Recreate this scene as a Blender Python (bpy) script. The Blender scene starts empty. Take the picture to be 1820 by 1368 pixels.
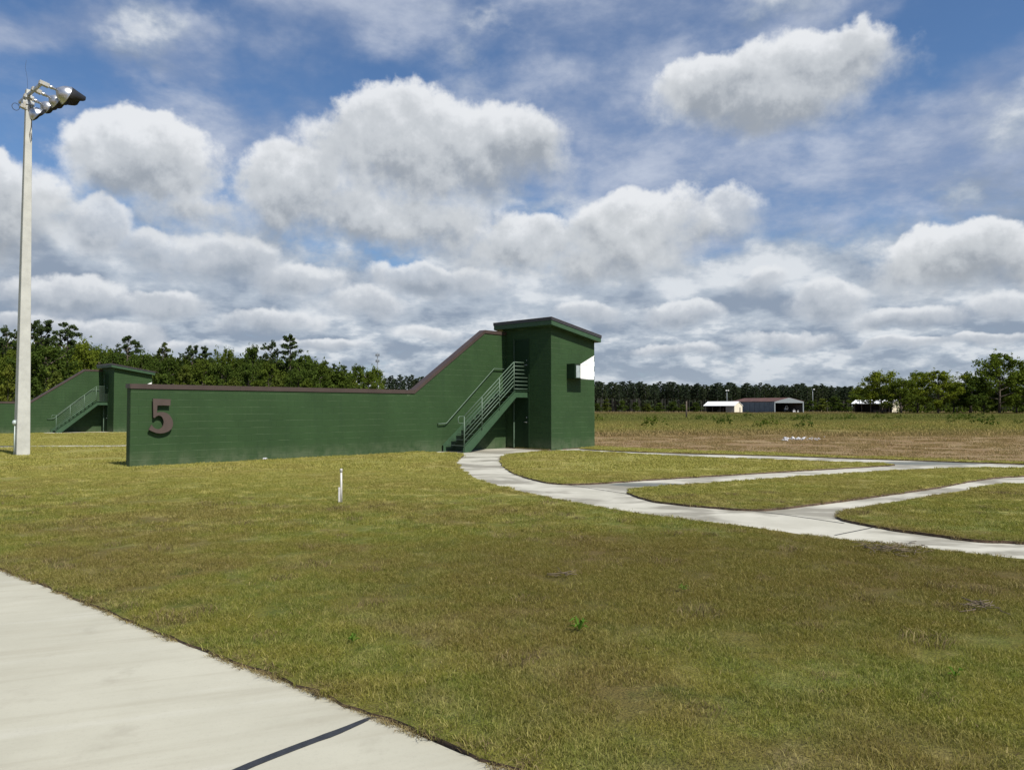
import bpy, bmesh, math, random
import numpy as np
from mathutils import Vector, Matrix, noise as mnoise, geometry as mgeo

random.seed(7)
rng = np.random.default_rng(7)
scene = bpy.context.scene
COL = scene.collection

# ------------------------------------------------------------------ camera
FOC, CX, CY, HOR, CAMH = 1368.0, 910.0, 684.0, 726.0, 1.52
PITCH = math.atan((HOR - CY) / FOC)
cam_data = bpy.data.cameras.new('camera')
cam = bpy.data.objects.new('camera', cam_data)
COL.objects.link(cam)
cam_data.sensor_width = 36.0
cam_data.sensor_fit = 'HORIZONTAL'
cam_data.lens = 36.0 * FOC / 1820.0
cam_data.clip_start = 0.05
cam_data.clip_end = 9000.0
cam.location = (0, 0, CAMH)
cam.rotation_euler = (math.pi / 2 + PITCH, 0, 0)
scene.camera = cam

def ray(px, py):
    u, v = (px - CX) / FOC, (CY - py) / FOC
    c, s = math.cos(PITCH), math.sin(PITCH)
    d = Vector((u, c - v * s, s + v * c))
    return d.normalized()

def ground(px, py, z=0.0):
    d = ray(px, py)
    t = (z - CAMH) / d.z
    return (d.x * t, d.y * t)

def at_depth(px, Y):            # world X of a pixel column at depth Y
    return (px - CX) / FOC * Y

def z_at(py, Y):
    return CAMH + (HOR - py) / FOC * Y

# ------------------------------------------------------------------ colour management
scene.view_settings.view_transform = 'Standard'
scene.view_settings.look = 'None'
scene.view_settings.gamma = 1.0
scene.view_settings.exposure = 0.30
scene.view_settings.use_curve_mapping = False
scene.render.engine = 'CYCLES'
scene.cycles.max_bounces = 6
scene.cycles.diffuse_bounces = 2
scene.cycles.transparent_max_bounces = 8

# ------------------------------------------------------------------ sun
WALL_A = math.radians(43.8)                      # azimuth of the firing wall from +Y towards +X
D = Vector((math.sin(WALL_A), math.cos(WALL_A), 0))      # along the wall, away from the camera
NRM = Vector((math.cos(WALL_A), -math.sin(WALL_A), 0))   # out of the wall, towards the field
SUN_EL = math.radians(52.0)
SUN_AZ = math.atan2(NRM.x, NRM.y) + math.radians(3.0)
sun_dir = Vector((math.sin(SUN_AZ) * math.cos(SUN_EL), math.cos(SUN_AZ) * math.cos(SUN_EL), math.sin(SUN_EL)))
sun_data = bpy.data.lights.new('sun', 'SUN')
sun_data.energy = 5.0
sun_data.angle = math.radians(0.53)
sun_data.color = (1.0, 0.95, 0.86)
sun = bpy.data.objects.new('sun', sun_data)
COL.objects.link(sun)
sun.rotation_euler = (-sun_dir).to_track_quat('-Z', 'Y').to_euler()

# ------------------------------------------------------------------ node helper
class NT:
    def __init__(self, tree):
        self.t = tree
        self.n = tree.nodes
    def new(self, typ, **kw):
        nd = self.n.new(typ)
        for k, v in kw.items():
            setattr(nd, k, v)
        return nd
    def set(self, sock, v):
        if isinstance(v, bpy.types.NodeSocket):
            self.t.links.new(v, sock)
        elif v is not None:
            if sock.type == 'RGBA' and hasattr(v, '__len__') and len(v) == 3:
                v = (*v, 1.0)
            sock.default_value = v
    def m(self, op, a, b=None, c=None, clamp=False):
        nd = self.new('ShaderNodeMath', operation=op, use_clamp=clamp)
        self.set(nd.inputs[0], a)
        if b is not None: self.set(nd.inputs[1], b)
        if c is not None: self.set(nd.inputs[2], c)
        return nd.outputs[0]
    def v(self, op, a, b=None, scale=None):
        nd = self.new('ShaderNodeVectorMath', operation=op)
        self.set(nd.inputs[0], a)
        if b is not None: self.set(nd.inputs[1], b)
        if scale is not None: self.set(nd.inputs['Scale'], scale)
        return nd.outputs[0] if op not in ('LENGTH', 'DOT_PRODUCT') else nd.outputs['Value']
    def sep(self, v):
        nd = self.new('ShaderNodeSeparateXYZ'); self.set(nd.inputs[0], v); return nd.outputs
    def comb(self, x, y, z):
        nd = self.new('ShaderNodeCombineXYZ')
        for i, q in enumerate((x, y, z)): self.set(nd.inputs[i], q)
        return nd.outputs[0]
    def noise(self, vec, scale, detail=4, rough=0.5, dist=0.0, lac=2.0, out=0, typ='FBM'):
        nd = self.new('ShaderNodeTexNoise', noise_dimensions='3D')
        nd.noise_type = typ
        self.set(nd.inputs['Vector'], vec)
        self.set(nd.inputs['Scale'], scale); nd.inputs['Detail'].default_value = detail
        nd.inputs['Roughness'].default_value = rough; nd.inputs['Distortion'].default_value = dist
        nd.inputs['Lacunarity'].default_value = lac
        return nd.outputs[out]
    def ss(self, x, lo, hi, a=0.0, b=1.0):
        nd = self.new('ShaderNodeMapRange', interpolation_type='SMOOTHSTEP')
        self.set(nd.inputs[0], x); self.set(nd.inputs[1], lo); self.set(nd.inputs[2], hi)
        self.set(nd.inputs[3], a); self.set(nd.inputs[4], b)
        return nd.outputs[0]
    def lin(self, x, lo, hi, a=0.0, b=1.0):
        nd = self.new('ShaderNodeMapRange')
        self.set(nd.inputs[0], x); self.set(nd.inputs[1], lo); self.set(nd.inputs[2], hi)
        self.set(nd.inputs[3], a); self.set(nd.inputs[4], b)
        return nd.outputs[0]
    def mix(self, f, a, b, blend='MIX'):
        nd = self.new('ShaderNodeMix', data_type='RGBA', blend_type=blend)
        self.set(nd.inputs[0], f); self.set(nd.inputs[6], a); self.set(nd.inputs[7], b)
        return nd.outputs[2]

# ------------------------------------------------------------------ world: physical sky with cloud layers
def build_world():
    w = bpy.data.worlds.new('World')
    scene.world = w
    w.use_nodes = True
    w.cycles.sampling_method = 'NONE'
    t = w.node_tree
    t.nodes.clear()

    def blob_group(name, blobs, heights=False):
        g = bpy.data.node_groups.new(name, 'ShaderNodeTree')
        g.interface.new_socket('Dir', in_out='INPUT', socket_type='NodeSocketVector')
        g.interface.new_socket('Value', in_out='OUTPUT', socket_type='NodeSocketFloat')
        g.interface.new_socket('Height', in_out='OUTPUT', socket_type='NodeSocketFloat')
        N = NT(g)
        gi = N.new('NodeGroupInput'); go = N.new('NodeGroupOutput')
        x, y, z = N.sep(gi.outputs[0])
        az = N.m('ARCTAN2', x, y)
        hl = N.m('SQRT', N.m('ADD', N.m('MULTIPLY', x, x), N.m('MULTIPLY', y, y)))
        el = N.m('ARCTAN2', z, hl)
        tot = None; hs = None; ws = None
        for (px, py, rx, ry, wt) in blobs:
            d = ray(px, py)
            a0 = math.atan2(d.x, d.y); e0 = math.asin(d.z)
            dl = ray(px + rx, py); ra = abs(math.atan2(dl.x, dl.y) - a0)
            du = ray(px, py - ry); re = abs(math.asin(du.z) - e0)
            dx = N.m('MULTIPLY', N.m('SUBTRACT', az, a0), 1 / ra)
            dy = N.m('MULTIPLY', N.m('SUBTRACT', el, e0), 1 / re)
            r2 = N.m('MULTIPLY_ADD', dx, dx, N.m('MULTIPLY', dy, dy))
            gg = N.m('MULTIPLY', N.m('MAXIMUM', N.m('SUBTRACT', 1.0, N.m('MULTIPLY', r2, 0.45)), 0.0), wt)
            tot = gg if tot is None else N.m('SMOOTH_MAX', tot, gg, 0.15)
            if heights:
                g2 = N.m('POWER', gg, 3.0); hw = N.m('MULTIPLY', g2, dy)
                hs = hw if hs is None else N.m('ADD', hs, hw)
                ws = g2 if ws is None else N.m('ADD', ws, g2)
        t_out = tot
        g.links.new(t_out, go.inputs[0])
        if heights: g.links.new(N.m('DIVIDE', hs, N.m('ADD', ws, 1e-4)), go.inputs[1])
        return g

    # (column, row, half width, half height, weight) of each cumulus as it stands in the sky
    CUM = [(760, 262, 250, 125, 1.0), (905, 235, 100, 80, .9), (660, 385, 250, 62, .9), (520, 340, 120, 90, .9),
           (235, 300, 155, 88, 1.0), (-20, 365, 120, 105, .95), (330, 385, 140, 52, .85),
           (1455, 120, 170, 85, .95), (1270, 190, 130, 75, .9), (1350, 215, 190, 55, .8),
           (1130, 410, 135, 82, .95), (940, 435, 120, 72, .95), (1050, 475, 190, 42, .8),
           (1680, 455, 165, 66, .95), (1815, 455, 80, 55, .9)]
    g = blob_group('cumulus_field', CUM, True)
    MID = [(165, 405, 75, 55, .95), (400, 460, 130, 48, .9), (250, 440, 70, 40, .85), (540, 500, 95, 36, .9), (740, 500, 95, 34, .9), (640, 545, 120, 32, .85),
           (120, 515, 130, 40, .9), (300, 535, 120, 34, .9), (60, 570, 120, 26, .85), (220, 580, 110, 26, .9), (470, 570, 120, 26, .85),
           (860, 500, 80, 34, .85), (1300, 390, 70, 52, .9), (1480, 525, 90, 36, .95), (1340, 505, 80, 28, .85), (1620, 560, 120, 28, .9), (1780, 535, 110, 34, .9),
           (1200, 555, 100, 26, .9), (1060, 560, 90, 24, .85), (1390, 590, 130, 20, .85), (900, 610, 110, 18, .8), (760, 590, 90, 20, .85),
           (1600, 610, 120, 16, .85), (1200, 615, 120, 16, .8), (1750, 600, 100, 16, .85), (560, 615, 120, 16, .8), (330, 605, 110, 16, .85)]
    g_mid = blob_group('small_cumulus_field', MID, True)
    VEIL = [(170, 40, 220, 60, 1.0), (620, 40, 190, 90, 1.0), (440, 190, 180, 70, .8), (1100, 170, 220, 120, .75),
            (1200, 30, 460, 70, .95), (1680, 285, 270, 120, 1.2), (1480, 360, 230, 90, .8), (1250, 310, 330, 110, 1.0),
            (1050, 240, 190, 150, .95)]
    gv = blob_group('veil_field', VEIL)

    N = NT(t)
    tc = N.new('ShaderNodeTexCoord')
    dirv = N.v('NORMALIZE', tc.outputs['Generated'])
    x, y, z = N.sep(dirv)
    sky = N.new('ShaderNodeTexSky', sky_type='NISHITA', sun_disc=False)
    sky.sun_elevation = SUN_EL
    sky.sun_rotation = SUN_AZ
    sky.altitude = 10; sky.air_density = 1.0; sky.dust_density = 0.6; sky.ozone_density = 2.0
    skyc = N.v('MULTIPLY', sky.outputs[0], tuple(k * SKY_STRENGTH for k in SKY_T))

    # ---- cumulus: blobs pushed about by turbulence
    w1 = N.v('SUBTRACT', N.noise(dirv, 5.0, 6, .58, out=1), (.5, .5, .5))
    f = N.noise(dirv, 12.0, 9, .60)
    fs = N.noise(N.v('ADD', dirv, (0.006, -0.004, 0.016)), 12.0, 5, .60)
    relief = N.m('MULTIPLY', N.m('SUBTRACT', f, fs), 1.9)
    def cumulus(grp, warp, thr, amp):
        gn = N.new('ShaderNodeGroup'); gn.node_tree = grp
        t.links.new(N.v('ADD', dirv, N.v('SCALE', w1, scale=warp)), gn.inputs[0])
        c = N.m('MULTIPLY_ADD', N.m('SUBTRACT', f, .5), amp, N.m('SUBTRACT', gn.outputs[0], thr))
        h = gn.outputs[1]
        soft = N.ss(h, -.9, .8, .62, .17)
        a = N.m('DIVIDE', N.m('ADD', c, N.m('MULTIPLY', soft, .35)), soft, clamp=True)
        a = N.m('SMOOTH_MIN', a, 1.0, 0.0)
        # sunlit crown above, shaded base below, thin rims stay light
        lt = N.m('MULTIPLY_ADD', h, .54, .53)
        lt = N.m('ADD', lt, relief)
        lt = N.m('MULTIPLY_ADD', N.m('SUBTRACT', w_lo, .5), .8, lt)
        lt = N.m('ADD', lt, N.ss(c, .02, .30, .16, -.08), clamp=True)
        return c, N.ss(a, 0.0, 1.0), lt
    w_lo = N.noise(dirv, 7.0, 3, .5)
    c0, a_c, lt = cumulus(g, .13, .55, 1.0)
    ccol = N.mix(N.ss(lt, 0.0, 0.55), (.35, .385, .43), (.60, .63, .66))
    ccol = N.mix(N.ss(lt, 0.48, 1.0), ccol, (.84, .86, .885))
    m0, a_m, ltm = cumulus(g_mid, .08, .58, 1.0)
    mcol = N.mix(N.ss(ltm, 0.0, 0.55), (.33, .38, .45), (.54, .58, .635))
    mcol = N.mix(N.ss(ltm, 0.48, 1.0), mcol, (.80, .825, .855))

    # ---- low deck towards the horizon
    zel = N.m('MAXIMUM', z, 0.0)
    wlow = N.ss(zel, 0.05, 0.19, 1.0, 0.0)
    def deck(dv):
        hi = N.noise(N.v('MULTIPLY', dv, (1, 1, 1.55)), 6.5, 8, .57)
        lo = N.noise(N.v('ADD', N.v('MULTIPLY', dv, (1, 1, 2.5)), (3, 1, 2)), 14.0, 7, .58)
        nd = N.new('ShaderNodeMix', data_type='FLOAT')
        N.set(nd.inputs[0], wlow); N.set(nd.inputs[2], hi); N.set(nd.inputs[3], lo)
        return nd.outputs[0]
    d0 = deck(dirv)
    d1 = deck(N.v('ADD', dirv, N.comb(0.010, 0.0, N.ss(zel, .03, .20, .014, .045))))
    cover = N.ss(zel, 0.12, 0.30, 0.22, -0.15)
    dd = N.m('ADD', N.m('SUBTRACT', d0, .46), cover)
    a_d = N.ss(dd, -0.06, 0.16, 0.0, 0.96)
    # thick parts go grey, sunlit shoulders stay pale
    ld = N.m('MULTIPLY_ADD', N.m('SUBTRACT', d1, .5), -3.9, .44)
    ld = N.m('MULTIPLY_ADD', N.m('SUBTRACT', d0, .5), 3.2, ld)
    big = N.noise(N.v('MULTIPLY', dirv, (1, 1, 3.6)), 4.2, 4, .55)
    ld = N.m('MULTIPLY_ADD', N.m('SUBTRACT', big, .5), 1.5, ld, clamp=True)
    dcol = N.mix(N.ss(ld, 0.05, .60), (.28, .34, .435), (.46, .52, .60))
    dcol = N.mix(N.ss(ld, .50, 1.0), dcol, (.74, .775, .815))
    dcol = N.mix(N.ss(zel, 0.0, 0.10, .45, 0.0), dcol, (.46, .52, .60))

    # ---- thin veil
    w2 = N.v('SUBTRACT', N.noise(dirv, 4.0, 5, .6, out=1), (.5, .5, .5))
    gvn = N.new('ShaderNodeGroup'); gvn.node_tree = gv
    t.links.new(N.v('ADD', dirv, N.v('SCALE', w2, scale=.30)), gvn.inputs[0])
    vz = N.m('ADD', zel, .25)
    pv = N.comb(N.m('DIVIDE', x, vz), N.m('DIVIDE', y, vz), 0.0)
    vn = N.noise(pv, 3.2, 7, .58, dist=.3)
    vn2 = N.noise(N.v('MULTIPLY', dirv, (1, 1, 2.0)), 7.0, 7, .6)
    vv = N.m('ADD', N.m('MULTIPLY', vn, .5), N.m('MULTIPLY', vn2, .5))
    va = N.m('ADD', N.m('MULTIPLY', N.m('SUBTRACT', gvn.outputs[0], .55), .55), N.m('MULTIPLY', N.m('SUBTRACT', vv, .44), 2.6))
    a_v = N.ss(va, -0.32, 0.60, 0.0, 0.85)
    vcol = N.mix(N.ss(vv, .42, .70), (.27, .34, .50), (.62, .67, .77))

    col = N.mix(a_v, skyc, vcol)
    col = N.mix(a_d, col, dcol)
    col = N.mix(N.m('MULTIPLY', a_m, .9), col, mcol)
    col = N.mix(N.m('MULTIPLY', a_c, .95), col, ccol)
    # below the horizon: dim ground tone
    col = N.mix(N.ss(z, -0.02, 0.0, 1.0, 0.0), col, (.16, .16, .11))
    bg = N.new('ShaderNodeBackground')
    # the Nishita radiance is scaled by the strength here; cloud radiances are stated per unit of it
    t.links.new(N.v('SCALE', col, scale=1.0 / SKY_STRENGTH), bg.inputs[0])
    bg.inputs[1].default_value = SKY_STRENGTH * 0.80
    out = N.new('ShaderNodeOutputWorld')
    t.links.new(bg.outputs[0], out.inputs[0])
    return w

SKY_STRENGTH = 0.10
SKY_T = (0.75, 0.95, 1.15)
build_world()

# ------------------------------------------------------------------ mesh helpers
def tag(o, label=None, cat=None, group=None, kind=None):
    if label: o['label'] = label
    if cat: o['category'] = cat
    if group: o['group'] = group
    if kind: o['kind'] = kind
    return o

def mesh_np(name, verts, faces, mats, smooth=False, mi=None):
    """verts (n,3) array, faces: list of tuples or (m,k) array"""
    me = bpy.data.meshes.new(name)
    V = np.asarray(verts, dtype=np.float32)
    if isinstance(faces, np.ndarray):
        m, k = faces.shape
        me.vertices.add(len(V)); me.vertices.foreach_set('co', V.ravel())
        me.loops.add(m * k); me.loops.foreach_set('vertex_index', faces.astype(np.int32).ravel())
        me.polygons.add(m)
        me.polygons.foreach_set('loop_start', np.arange(0, m * k, k, dtype=np.int32))
    else:
        me.from_pydata([tuple(v) for v in V.tolist()], [], [tuple(f) for f in faces])
    for mt in (mats if isinstance(mats, (list, tuple)) else [mats]):
        me.materials.append(mt)
    if mi is not None:
        me.polygons.foreach_set('material_index', np.asarray(mi, dtype=np.int32))
    if smooth:
        me.polygons.foreach_set('use_smooth', np.ones(len(me.polygons), dtype=bool))
    me.update(calc_edges=True)
    me.validate()
    return me

def link(name, data, parent=None, loc=None, rot=None):
    o = bpy.data.objects.new(name, data)
    COL.objects.link(o)
    if parent is not None: o.parent = parent
    if loc is not None: o.location = loc
    if rot is not None: o.rotation_euler = rot
    return o

def empty(name, loc, rz=0.0, **kw):
    o = link(name, None, None, loc, (0, 0, rz))
    o.empty_display_size = 0.3
    return tag(o, **kw)

class MB:
    def __init__(self, off=(0, 0, 0)):
        self.v, self.f, self.sm = [], [], []
        self.off = Vector(off)
    def add(self, vs, fs, smooth=False):
        b = len(self.v)
        self.v += [tuple(Vector(p) - self.off) for p in vs]
        self.f += [tuple(i + b for i in f) for f in fs]
        self.sm += [smooth] * len(fs)
        return self
    def box(self, x0, x1, y0, y1, z0, z1, M=None):
        vs = [Vector((x, y, z)) for z in (z0, z1) for y in (y0, y1) for x in (x0, x1)]
        if M is not None: vs = [M @ p for p in vs]
        return self.add(vs, [(0, 2, 3, 1), (4, 5, 7, 6), (0, 1, 5, 4), (2, 6, 7, 3), (0, 4, 6, 2), (1, 3, 7, 5)])
    def bar(self, a, b, w, h, up=(0, 0, 1)):
        a, b = Vector(a), Vector(b)
        d = (b - a).normalized(); up = Vector(up)
        sx = d.cross(up)
        if sx.length < 1e-4: sx = Vector((1, 0, 0))
        sx.normalize(); sz = sx.cross(d)
        vs = []
        for p in (a, b):
            for (i, j) in ((-1, -1), (1, -1), (1, 1), (-1, 1)):
                vs.append(p + sx * (i * w / 2) + sz * (j * h / 2))
        return self.add(vs, [(3, 2, 1, 0), (4, 5, 6, 7), (0, 1, 5, 4), (1, 2, 6, 5), (2, 3, 7, 6), (3, 0, 4, 7)])
    def tube(self, pts, r, n=8, caps=True):
        pts = [Vector(p) for p in pts]
        rs = r if isinstance(r, (list, tuple)) else [r] * len(pts)
        b = len(self.v); vs = []
        ref = None
        for i, p in enumerate(pts):
            if i == 0: d = pts[1] - p
            elif i == len(pts) - 1: d = p - pts[i - 1]
            else: d = (pts[i + 1] - p).normalized() + (p - pts[i - 1]).normalized()
            if d.length < 1e-9: d = Vector((0, 0, 1))
            d.normalize()
            if ref is None:
                ref = Vector((0, 0, 1)) if abs(d.z) < .9 else Vector((1, 0, 0))
            sx = d.cross(ref).normalized(); sy = sx.cross(d).normalized()
            ref = sy if abs(sy.dot(d)) < .9 else ref
            for k in range(n):
                a = 2 * math.pi * k / n
                vs.append(p + (sx * math.cos(a) + sy * math.sin(a)) * rs[i])
        fs = []
        for i in range(len(pts) - 1):
            for k in range(n):
                k2 = (k + 1) % n
                fs.append((i * n + k, i * n + k2, (i + 1) * n + k2, (i + 1) * n + k))
        self.add(vs, fs, True)
        if caps:
            self.f.append(tuple(b + k for k in range(n))[::-1]); self.sm.append(False)
            self.f.append(tuple(b + (len(pts) - 1) * n + k for k in range(n))); self.sm.append(False)
        return self
    def prism(self, poly, y0, y1, axes='xz'):
        """poly: 2D points; extruded between y0 and y1 (xz plane) or z0,z1 (xy plane)"""
        n = len(poly)
        if axes == 'xz': mk = lambda p, q: (p[0], q, p[1])
        elif axes == 'xy': mk = lambda p, q: (p[0], p[1], q)
        else: mk = lambda p, q: (q, p[0], p[1])
        vs = [mk(p, y0) for p in poly] + [mk(p, y1) for p in poly]
        fs = [tuple(range(n)), tuple(range(2 * n - 1, n - 1, -1))]
        fs += [(i, n + i, n + (i + 1) % n, (i + 1) % n) for i in range(n)]
        return self.add(vs, fs)
    def lathe(self, prof, M=None, n=14, smooth=True):
        """prof: list of (r, z)"""
        vs = []
        for r, z in prof:
            for k in range(n):
                a = 2 * math.pi * k / n
                p = Vector((r * math.cos(a), r * math.sin(a), z))
                vs.append(M @ p if M is not None else p)
        fs = []
        for i in range(len(prof) - 1):
            for k in range(n):
                k2 = (k + 1) % n
                fs.append((i * n + k, i * n + k2, (i + 1) * n + k2, (i + 1) * n + k))
        return self.add(vs, fs, smooth)
    def mesh(self, name, mat):
        me = bpy.data.meshes.new(name)
        me.from_pydata(self.v, [], self.f)
        me.materials.append(mat)
        me.polygons.foreach_set('use_smooth', self.sm)
        bm = bmesh.new(); bm.from_mesh(me)
        bmesh.ops.recalc_face_normals(bm, faces=bm.faces)
        bm.to_mesh(me); bm.free()
        me.update()
        return me
    def build(self, name, mat, parent=None, bevel=0.0, loc=None):
        o = link(name, self.mesh(name, mat), parent, loc)
        if bevel:
            md = o.modifiers.new('edge', 'BEVEL'); md.width = bevel; md.segments = 2; md.limit_method = 'ANGLE'
        return o

# ------------------------------------------------------------------ materials
MATS = {}
def material(name, fn):
    m = bpy.data.materials.new(name)
    m.use_nodes = True
    t = m.node_tree
    b = t.nodes['Principled BSDF']
    N = NT(t)
    N.b = b
    N.out = t.nodes['Material Output']
    fn(N, b)
    MATS[name] = m
    return m

def simple(name, col, rough=.6, metal=0.0, spec=.5, var=.12, scale=6.0, bump=0.0, bscale=60.0):
    def fn(N, b):
        tc = N.new('ShaderNodeTexCoord')
        n = N.noise(tc.outputs['Object'], scale, 5, .6)
        lo = tuple(c * (1 - var) for c in col); hi = tuple(min(1, c * (1 + var)) for c in col)
        N.set(b.inputs['Base Color'], N.mix(N.ss(n, .3, .7), lo, hi))
        N.set(b.inputs['Roughness'], N.lin(n, .2, .8, rough - .07, rough + .07))
        b.inputs['Metallic'].default_value = metal
        b.inputs['Specular IOR Level'].default_value = spec
        if bump:
            bn = N.new('ShaderNodeBump'); bn.inputs['Strength'].default_value = bump; bn.inputs['Distance'].default_value = .01
            N.set(bn.inputs['Height'], N.noise(tc.outputs['Object'], bscale, 4, .6))
            N.set(b.inputs['Normal'], bn.outputs[0])
    return material(name, fn)

def add_bump(N, b, h, strength, dist):
    bn = N.new('ShaderNodeBump'); bn.inputs['Strength'].default_value = strength; bn.inputs['Distance'].default_value = dist
    N.set(bn.inputs['Height'], h); N.set(b.inputs['Normal'], bn.outputs[0])

GREEN = (.0285, .060, .0215)
def paint_fn(white=None):
    """painted concrete block; white = (origin xyz) of a unit whose tower carries the white target panel"""
    def fn(N, b):
        ge = N.new('ShaderNodeNewGeometry')
        P = ge.outputs['Position']
        n1 = N.noise(P, .9, 5, .6); n2 = N.noise(P, 9.0, 5, .65)
        col = N.mix(N.ss(n1, .25, .75), tuple(c * .88 for c in GREEN), tuple(c * 1.12 for c in GREEN))
        col = N.mix(N.ss(n2, .45, .75, 0, .22), col, (.038, .070, .029))
        oi = N.new('ShaderNodeObjectInfo')
        col = N.mix(N.lin(oi.outputs['Random'], 0, 1, 0, .22), col, (.023, .051, .018))
        # splashed dust along the foot of the wall
        px, py, pz = N.sep(P)
        base = white[2] if white else 0.0
        foot = N.m('MULTIPLY', N.ss(pz, base + 0.0, base + .55, 1, 0), N.ss(N.noise(P, 3.0, 4, .6), .30, .7, .15, .9))
        col = N.mix(foot, col, (.080, .105, .058))
        streak = N.noise(N.v('MULTIPLY', P, (5, 5, .35)), 1.0, 5, .6)
        col = N.mix(N.ss(streak, .52, .72, 0, .40), col, (.022, .046, .02))
        if white:
            ox, oy, oz = white
            q = N.v('SUBTRACT', P, (ox, oy, oz))
            s = N.v('DOT_PRODUCT', q, tuple(D)); tt = N.v('DOT_PRODUCT', q, tuple(NRM)); zz = N.sep(q)[2]
            m1 = N.m('GREATER_THAN', s, 15.10); m2 = N.m('GREATER_THAN', zz, 2.675)
            line = N.m('SUBTRACT', N.m('MULTIPLY_ADD', N.m('SUBTRACT', s, 15.89), .44, 3.245), zz)
            m3 = N.m('GREATER_THAN', line, 0.0)
            m4 = N.m('GREATER_THAN', tt, 2.30)
            wm = N.m('MULTIPLY', N.m('MULTIPLY', m1, m2), N.m('MULTIPLY', m3, m4))
            col = N.mix(wm, col, (.84, .85, .85))
        N.set(b.inputs['Base Color'], col)
        b.inputs['Roughness'].default_value = .65
        b.inputs['Specular IOR Level'].default_value = .18
        h = N.m('ADD', N.noise(P, 120.0, 3, .6), N.m('MULTIPLY', N.noise(P, 24.0, 3, .5), 1.5))
        add_bump(N, b, h, .35, .004)
    return fn

UNIT5 = (-10.04, 20.254, 0.0)
UNIT4 = (-10.04 - 29.97, 20.254 + 26.25, -0.17)
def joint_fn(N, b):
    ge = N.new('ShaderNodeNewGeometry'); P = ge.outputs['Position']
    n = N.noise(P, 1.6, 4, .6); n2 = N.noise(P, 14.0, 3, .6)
    col = N.mix(N.ss(n, .40, .60), (.026, .052, .022), (.085, .125, .065))  # sun caught on the joint ledges, painted in along with the dust
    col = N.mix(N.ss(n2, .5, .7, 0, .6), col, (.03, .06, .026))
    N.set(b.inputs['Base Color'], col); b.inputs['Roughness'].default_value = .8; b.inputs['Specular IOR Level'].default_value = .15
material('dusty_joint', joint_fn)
material('green_block_paint_near', paint_fn(UNIT5))
material('green_block_paint_far', paint_fn(UNIT4))
simple('green_steel', (.038, .078, .040), .5, var=.08, spec=.25)
simple('rail_paint', (.095, .140, .10), .45, var=.08, spec=.3)
simple('dark_green_door', (.012, .030, .012), .6, var=.08, spec=.2)
simple('brown_coping', (.056, .038, .031), .5, var=.10, scale=2.0)
simple('brown_numeral', (.064, .044, .036), .6, var=.06)
simple('dark_flashing', (.035, .033, .036), .4, var=.1)
simple('steel_handle', (.45, .45, .44), .3, metal=.9)
simple('white_paint', (.78, .78, .77), .5, var=.05)
simple('pole_concrete', (.44, .44, .40), .8, var=.10, scale=3.0, bump=.3)
simple('spun_aluminium', (.50, .51, .53), .36, metal=.85, var=.10)
simple('galvanised', (.42, .43, .43), .45, metal=.6, var=.15)
simple('ballast_tan', (.36, .34, .29), .55, var=.1)
simple('black_metal', (.018, .018, .019), .5, var=.1)
simple('cable_black', (.02, .02, .022), .6)
simple('lens_glass', (.10, .11, .12), .08, spec=.8)
simple('pvc_white', (.52, .50, .47), .45, var=.10, scale=14)
simple('meter_grey', (.40, .46, .44), .35)
simple('roof_white', (.80, .81, .82), .5, var=.05)
simple('cream_metal', (.72, .66, .52), .6, var=.06)
simple('tan_metal', (.23, .20, .165), .6, var=.12)
simple('rust_roof', (.095, .045, .036), .7, var=.25, scale=.4)
simple('grey_blue_metal', (.115, .140, .160), .6, var=.16, scale=.3)
simple('pale_steel', (.27, .30, .31), .5, var=.1)
simple('weathered_wood', (.11, .085, .065), .9, var=.3, scale=3)
simple('shed_dark', (.05, .045, .04), .9)
simple('machinery', (.50, .50, .48), .6, var=.5, scale=2.0)
simple('mast_steel', (.16, .18, .20), .6)
simple('rubbish_white', (.46, .46, .48), .5, var=.06)
simple('joint_filler', (.055, .055, .052), .9, var=.3, scale=30)
simple('tar', (.022, .024, .028), .55, var=.25, scale=30, bump=.4, bscale=50)

def conc(N, b):
    ge = N.new('ShaderNodeNewGeometry'); P = ge.outputs['Position']
    n1 = N.noise(P, .8, 6, .6); n2 = N.noise(P, 45.0, 5, .7)
    # broom and weather streaks running across the pour
    rp = N.new('ShaderNodeVectorRotate', rotation_type='Z_AXIS'); N.set(rp.inputs['Vector'], P); rp.inputs['Angle'].default_value = math.radians(-22)
    st = N.noise(N.v('MULTIPLY', rp.outputs[0], (.55, 5.5, 1)), 1.0, 5, .6)
    col = N.mix(N.ss(n1, .3, .7), (.352, .338, .268), (.410, .396, .318))
    col = N.mix(N.ss(st, .48, .72, 0, .55), col, (.310, .290, .224))
    col = N.mix(N.ss(st, .30, .46, .40, 0), col, (.450, .440, .375))
    col = N.mix(N.ss(n2, .50, .8, 0, .32), col, (.265, .252, .205))
    col = N.mix(N.ss(N.noise(P, 160.0, 2, .5), .62, .72, 0, .3), col, (.24, .23, .20))
    st2 = N.noise(P, 2.3, 5, .62)
    col = N.mix(N.ss(st2, .58, .72, 0, .35), col, (.262, .242, .190))
    N.set(b.inputs['Base Color'], col)
    b.inputs['Roughness'].default_value = .85
    b.inputs['Specular IOR Level'].default_value = .3
    add_bump(N, b, N.m('ADD', n2, N.m('MULTIPLY', N.noise(N.v('MULTIPLY', rp.outputs[0], (4, 120, 1)), 1.0, 2, .5), .5)), .25, .003)
material('broomed_concrete', conc)

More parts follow.
